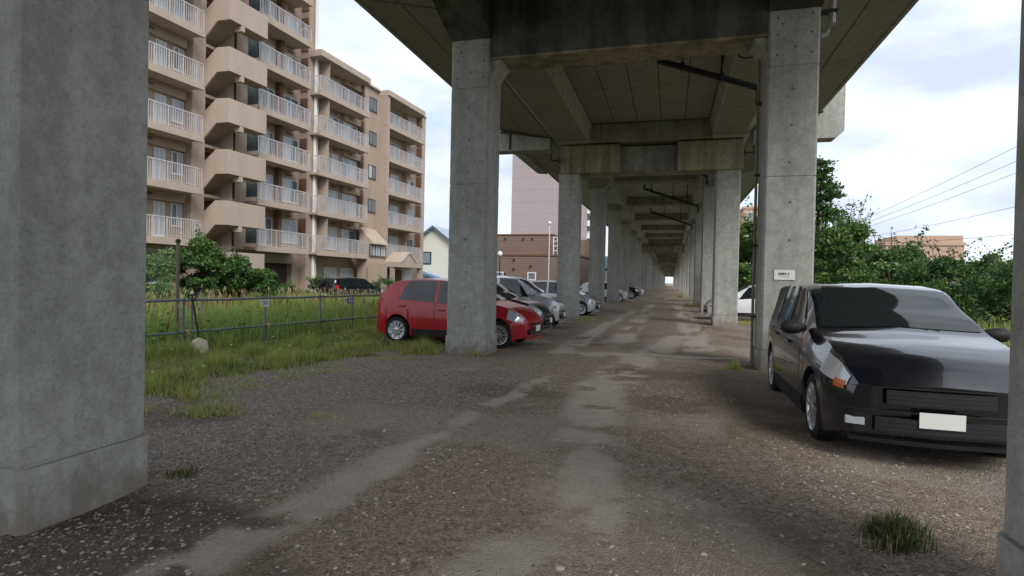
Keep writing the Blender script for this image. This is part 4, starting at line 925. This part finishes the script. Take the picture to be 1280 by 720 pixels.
# ------------------------------------------------------------------ shrubs and trees
def tree(name, cat, lab, x, y, h, rad, n, lsize, mts, seed, trunk_h=.3, tr=.1, group=None, clumps=26, squash=1., spiky=0, limbs=8):
    r = np.random.default_rng(seed); t = thing(name, lab, cat, (x, y, 0), 0, group)
    tp = [(0, 0, -.1), (r.normal(0, .05), r.normal(0, .05), h*trunk_h), (r.normal(0, .1), r.normal(0, .1), h*.62), (r.normal(0, .1), 0, h*.9)]
    MB().tube(tp, [tr, tr*.8, tr*.5, tr*.15], 8).obj('trunk', BARK, t, smooth=50)
    C_ = []; m = MB()
    for k in range(clumps):
        zz = h*(trunk_h*.6+(1-trunk_h*.6)*r.random()**.8); f = (zz/h-trunk_h*.5)/(1-trunk_h*.5); prof = (1-f)**.75*1.0+.12 if spiky else sqrt(max(0.05, 1-(2*max(f, 0)-.75)**2*.8))
        a = r.uniform(0, 2*pi); q = rad*prof*(.35+.65*sqrt(r.random())); C_.append((q*cos(a), q*sin(a)*squash, zz, rad*(.20+.2*r.random())*(.6 if spiky else 1)))
        if k < limbs: m.tube([(0, 0, max(.1, zz*.45)), (q*cos(a)*.5, q*sin(a)*.5*squash, zz*.75), (q*cos(a), q*sin(a)*squash, zz)], [tr*.5, tr*.3, tr*.1], 6)
    TW = []
    for k in range(0 if spiky else clumps):
        c = C_[k]; o_ = np.array([c[0], c[1]*1., (c[2]-h*.45)*1.1]); o_ = o_/(np.linalg.norm(o_)+1e-6)+r.normal(0, .35, 3); st = np.array(c[:3]); q = c[3]*((.7 if name == 'shrub' else 1.2)+(.6 if name == 'shrub' else 1.1)*r.random())
        p1 = st+o_*q*.6+np.array([0, 0, .12*q]); p2 = st+o_*q*1.15; m.tube([tuple(st), tuple(p1), tuple(p2)], [.014, .01, .004], 5)
        for f in r.random(34): 
            TW.append((st*(1-f)**2+2*f*(1-f)*p1+f*f*p2)+r.normal(0, lsize*.75, 3))
    TW = np.array(TW)
    if len(TW): TW[:, 2] = np.maximum(TW[:, 2], .05)
    m.obj('limb', BARK, t, smooth=50)
    C_ = np.array(C_); nm = len(mts)
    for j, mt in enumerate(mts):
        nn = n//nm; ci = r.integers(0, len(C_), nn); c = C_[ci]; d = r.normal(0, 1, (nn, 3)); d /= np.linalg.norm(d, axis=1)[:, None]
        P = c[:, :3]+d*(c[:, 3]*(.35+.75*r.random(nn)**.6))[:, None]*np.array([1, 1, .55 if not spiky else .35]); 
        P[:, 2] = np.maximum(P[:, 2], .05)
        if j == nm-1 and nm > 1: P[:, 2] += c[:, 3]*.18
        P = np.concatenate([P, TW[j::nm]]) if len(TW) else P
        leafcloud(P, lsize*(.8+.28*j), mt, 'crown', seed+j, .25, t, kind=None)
    return t
SG = 'shrubs in front of the apartment building'; TG = 'trees on the right of the viaduct'
tree('shrub', 'shrub', 'tallest dark green shrub before the zigzag stair', -18.3, 19.0, 2.75, 1.0, 17000, .11, (LEAF_D, LEAF_M, LEAF_M), 61, .15, .07, SG, 34)
tree('shrub', 'shrub', 'lower dark green shrub right of the tallest one', -18.0, 21.0, 2.1, 1.1, 15000, .11, (LEAF_D, LEAF_D, LEAF_M), 62, .12, .06, SG, 30)
tree('shrub', 'shrub', 'small dark shrub farthest right, under the stair landing', -18.3, 23.2, 1.65, .75, 7000, .10, (LEAF_D, LEAF_M), 63, .12, .05, SG, 20)
tree('shrub', 'shrub', 'pale grey green shrub behind the wire mesh screen', -18.0, 17.0, 2.2, 1.1, 12000, .10, (LEAF_M, LEAF_L), 64, .12, .06, SG, 26)
tree('shrub', 'shrub', 'green shrub hidden behind the nearest left column', -18.6, 14.6, 2.6, 1.5, 6000, .10, (LEAF_M, LEAF_D), 65, .12, .06, SG, 26)
for k in range(7):
    tree('shrub', 'shrub', ['low dark bush at the foot of the beige building before the garage', 'second low bush along the beige building wall', 'yellowish bush by the garage opening', 'low bush before the ground floor windows', 'bush left of the entrance canopy', 'bush right of the entrance canopy', 'bush at the far corner of the beige building'][k],
         -20.6+.2*k, 27+3.6*k, 1.0+.3*(k % 2), .95, 2200, .11, (LEAF_L, LEAF_M) if k == 2 else (LEAF_D, LEAF_M), 70+k, .1, .04, 'low bushes along the beige building', 14)
tree('conifer', 'tree', 'dark conifer with ragged tiers just right of the front right column', 6.75, 30.5, 7.5, 1.7, 15000, .12, (LEAF_D, LEAF_D, LEAF_M), 81, .15, .14, TG, 120, spiky=1, limbs=30)
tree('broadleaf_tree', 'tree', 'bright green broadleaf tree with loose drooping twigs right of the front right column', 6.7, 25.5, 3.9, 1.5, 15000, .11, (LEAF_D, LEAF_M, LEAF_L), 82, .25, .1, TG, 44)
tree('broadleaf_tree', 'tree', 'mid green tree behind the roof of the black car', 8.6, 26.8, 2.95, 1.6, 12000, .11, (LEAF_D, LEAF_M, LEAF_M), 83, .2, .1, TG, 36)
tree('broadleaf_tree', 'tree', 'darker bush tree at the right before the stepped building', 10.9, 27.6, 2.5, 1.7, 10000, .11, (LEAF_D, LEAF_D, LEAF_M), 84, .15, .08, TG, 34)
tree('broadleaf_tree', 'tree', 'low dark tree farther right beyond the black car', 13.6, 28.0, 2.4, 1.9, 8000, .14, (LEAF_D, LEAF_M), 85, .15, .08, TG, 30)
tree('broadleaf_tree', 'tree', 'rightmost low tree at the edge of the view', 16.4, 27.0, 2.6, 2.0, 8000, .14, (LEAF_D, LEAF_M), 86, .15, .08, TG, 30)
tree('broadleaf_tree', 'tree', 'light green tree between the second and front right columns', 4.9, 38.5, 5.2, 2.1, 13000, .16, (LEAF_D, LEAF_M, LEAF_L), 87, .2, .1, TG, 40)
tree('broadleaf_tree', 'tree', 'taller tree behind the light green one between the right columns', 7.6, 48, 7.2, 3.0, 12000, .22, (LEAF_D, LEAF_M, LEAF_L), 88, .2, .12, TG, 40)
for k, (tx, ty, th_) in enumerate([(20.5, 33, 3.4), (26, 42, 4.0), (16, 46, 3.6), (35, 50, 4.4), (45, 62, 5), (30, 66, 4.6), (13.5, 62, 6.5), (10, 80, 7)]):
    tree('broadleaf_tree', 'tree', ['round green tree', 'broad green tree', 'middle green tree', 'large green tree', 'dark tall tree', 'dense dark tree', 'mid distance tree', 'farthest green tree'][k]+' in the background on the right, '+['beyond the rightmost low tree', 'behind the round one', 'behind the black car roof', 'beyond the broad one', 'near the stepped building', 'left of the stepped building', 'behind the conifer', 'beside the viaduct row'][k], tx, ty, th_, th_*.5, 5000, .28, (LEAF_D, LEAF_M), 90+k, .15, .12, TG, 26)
for k, (tx, ty, th_) in enumerate([(-9.5, 105, 4), (-17, 120, 6), (-7.5, 130, 5), (-28, 80, 3.2), (9, 120, 6)]):
    tree('broadleaf_tree', 'tree', 'small far tree '+['left of the distant columns', 'beyond the brown building', 'far left beside the viaduct', 'by the gabled house', 'far right beside the viaduct'][k], tx, ty, th_, th_*.55, 2500, .3, (LEAF_D, LEAF_M), 110+k, .15, .12, 'far trees along the viaduct', 20)

# ------------------------------------------------------------------ pipe fence, mesh screen, shovel, signs
FG = thing('pipe_fence', 'grey two-rail pipe fence with thin posts running along the meadow', 'fence', (0, 0, 0))
PG_ = mat('weathered_grey_pipe', (.27, .29, .30), .6, metal=.2, vary=.45, vs=5); YEL = mat('yellow_clamp', (.62, .46, .14), .6)
def fp(y, h=0): x = FX(y); return Vector((x, y, gz1(x, y)*0+h))
posts = [3.6, 6.4, 8.72, 10.62, 12.3, 13.5, 15.4, 18.2, 21.5]
for y in posts: MB().tube([(FX(y), y, -.1), (FX(y), y, 1.04)], .024, 8).obj('post', PG_, FG, smooth=40)
for a, c in zip(posts[:-1], posts[1:]):
    MB().tube([fp(a-.02, 1.0), fp((a+c)/2, .985), fp(c+.02, 1.0)], .024, 8).obj('top_rail', PG_, FG, smooth=40)
    MB().tube([fp(a-.02, .40)+Vector((.04, 0, 0)), fp(c+.02, .40)+Vector((.04, 0, 0))], .022, 8).obj('mid_rail', PG_, FG, smooth=40)
for y in posts[1:7]:
    MB().box(FX(y)-.01, FX(y)+.075, y+.02, y+.10, .355, .445).obj('clamp', YEL if y in (8.72, 10.62, 13.5) else PG_, FG, bevel=.015)
t = thing('fence_sign', 'small white numbered plate on the fence post right of the snow shovel', 'sign', (FX(10.62)+.04, 10.57, .90), radians(47))
MB().box(-.085, .085, -.012, -.002, -.085, .07).obj('plate', WHITEP, t); textobj('35', .11, (0, -.0135, -.008), mat('blue_print', (.05, .08, .2), .7), t)
t = thing('fence_sign', 'small bluish plate on the far part of the fence beside the red car', 'sign', (FX(13.4)+.03, 13.36, .88), radians(47))
MB().box(-.085, .085, -.012, -.002, -.085, .07).obj('plate', mat('bluish_plate', (.22, .24, .38), .6), t); textobj('34', .11, (0, -.0135, -.008), WHITEP, t)
t = thing('marker_stake', 'thin grey stake with pale cap standing at the fence by the shovel', 'stake', (-8.77, 8.98, 0))
MB().tube([(0, 0, -.1), (0, 0, 1.08)], .022, 8).obj('stake', PG_, t, smooth=40); MB().lathe([(0, .02), (.02, .034), (.07, .03), (.085, .01)], 10, 'z', (0, 0, 1.07)).obj('cap', WHITEP, t, smooth=40)
for (sx, sy, lab) in ((-10.5, 15.9, 'thin weathered post in the meadow behind the far fence'), (-12.4, 13.0, 'short thin post in the meadow behind the mesh screen')):
    o = MB().tube([(0, 0, -.1), (0, 0, 1.0)], .022, 8).obj('thin_post', PG_, smooth=40); o.location = (sx, sy, 0); tag(o, lab, 'post')
# snow shovel hanging by its grip on the stake
t = thing('snow_shovel', 'cream plastic snow shovel with black shaft leaning on the pipe fence', 'shovel', (-8.25, 8.62, 0))
CRM = mat('cream_plastic', (.68, .61, .45), .6, vary=.25, vs=6)
top = Vector((-.44, .28, 1.05)); bot = Vector((.0, .0, .30)); MB().tube([top, bot], .018, 8).obj('shaft', BLKP if False else TRIM, t, smooth=40)
ax_ = (top-bot).normalized(); sd2 = Vector((.75, .66, 0)).normalized()
MB().tube([top-ax_*.10, top-sd2*.07+ax_*.0, top-sd2*.07+ax_*.05, top+sd2*.07+ax_*.05, top+sd2*.07, top-ax_*.10], .016, 6).obj('grip', TRIM, t, smooth=40)
m = MB(); nrm = ax_.cross(sd2).normalized(); rings = []
prof = [(0.03, .05), (.0, .105), (-.04, .128), (-.12, .132), (-.20, .122), (-.27, .10), (-.30, .06)]
for th_ in (0, .012):
    pass
V = []; ncol = 9
for s_, hw in prof:
    for j in range(ncol):
        u = -1+2*j/(ncol-1); V.append(bot+ax_*s_+sd2*hw*u+nrm*(.06*(u*u)-.02+.006*cos(9*u)))
n_ = len(V); V += [v+nrm*.008 for v in V]; F = []
for i in range(len(prof)-1):
    for j in range(ncol-1):
        a = i*ncol+j; F += [(a, a+1, a+ncol+1, a+ncol), (n_+a, n_+a+ncol, n_+a+ncol+1, n_+a+1)]
bd = [j for j in range(ncol)]+[i*ncol+ncol-1 for i in range(1, len(prof))]+[(len(prof)-1)*ncol+j for j in range(ncol-2, -1, -1)]+[i*ncol for i in range(len(prof)-2, 0, -1)]
F += [(bd[i], bd[(i+1) % len(bd)], n_+bd[(i+1) % len(bd)], n_+bd[i]) for i in range(len(bd))]
m.add(V, F); m.obj('scoop', CRM, t, smooth=50)
# wire mesh screen
t = thing('mesh_screen', 'greenish wire mesh screen on a tall brown post behind the left fence', 'screen', (-10.2, 10.05, 0))
MB().tube([(0, 0, -.1), (0, 0, 2.15)], .036, 8).obj('post', mat('brown_post', (.21, .175, .15), .8, vary=.3), t, smooth=40)
MB().lathe([(0, .05), (.06, .05), (.08, .02)], 8, 'z', (0, 0, 2.15)).obj('post_cap', TRIM, t)
MB().tube([(-.75, -3.6, -.1), (-.75, -3.6, 2.1)], .045, 8).obj('post', bpy.data.materials['brown_post'], t, smooth=40)
m = MB(); nv = 88
for i in range(nv): f = i/nv; m.box(-.75*f-.0015, -.75*f+.0015, -3.6*f-.0015, -3.6*f+.0015, .9, 2.0)
for j in range(28):
    z = .9+j*.04; m.add([(0, 0, z), (-.75, -3.6, z), (-.75, -3.6, z+.003), (0, 0, z+.003)], [(0, 1, 2, 3)])
m.obj('wire_mesh', mat('pale_green_wire', (.25, .32, .27), .6), t)
# flat stones lying in the verge
for q, (px, py, lab) in enumerate([(-6.69, 8.15, 'flat grey slab lying in the grass nearest the shovel'), (-6.85, 9.6, 'flat grey slab in the grass nearer the red car')]):
    o = MB().loft([[(cos(a)*.26*s_*(1+.2*sin(3*a+q)), sin(a)*.13*s_*(1+.15*cos(2*a)), z) for a in np.linspace(0, 2*pi, 9, endpoint=False)] for s_, z in ((1, -.02), (1, .02), (.93, .026))]).obj('stone_slab', CONC, None); o.location = (px, py, gz1(px, py)+.02); o.rotation_euler = (.05, .03, .6+q); tag(o, lab, 'stone slab')
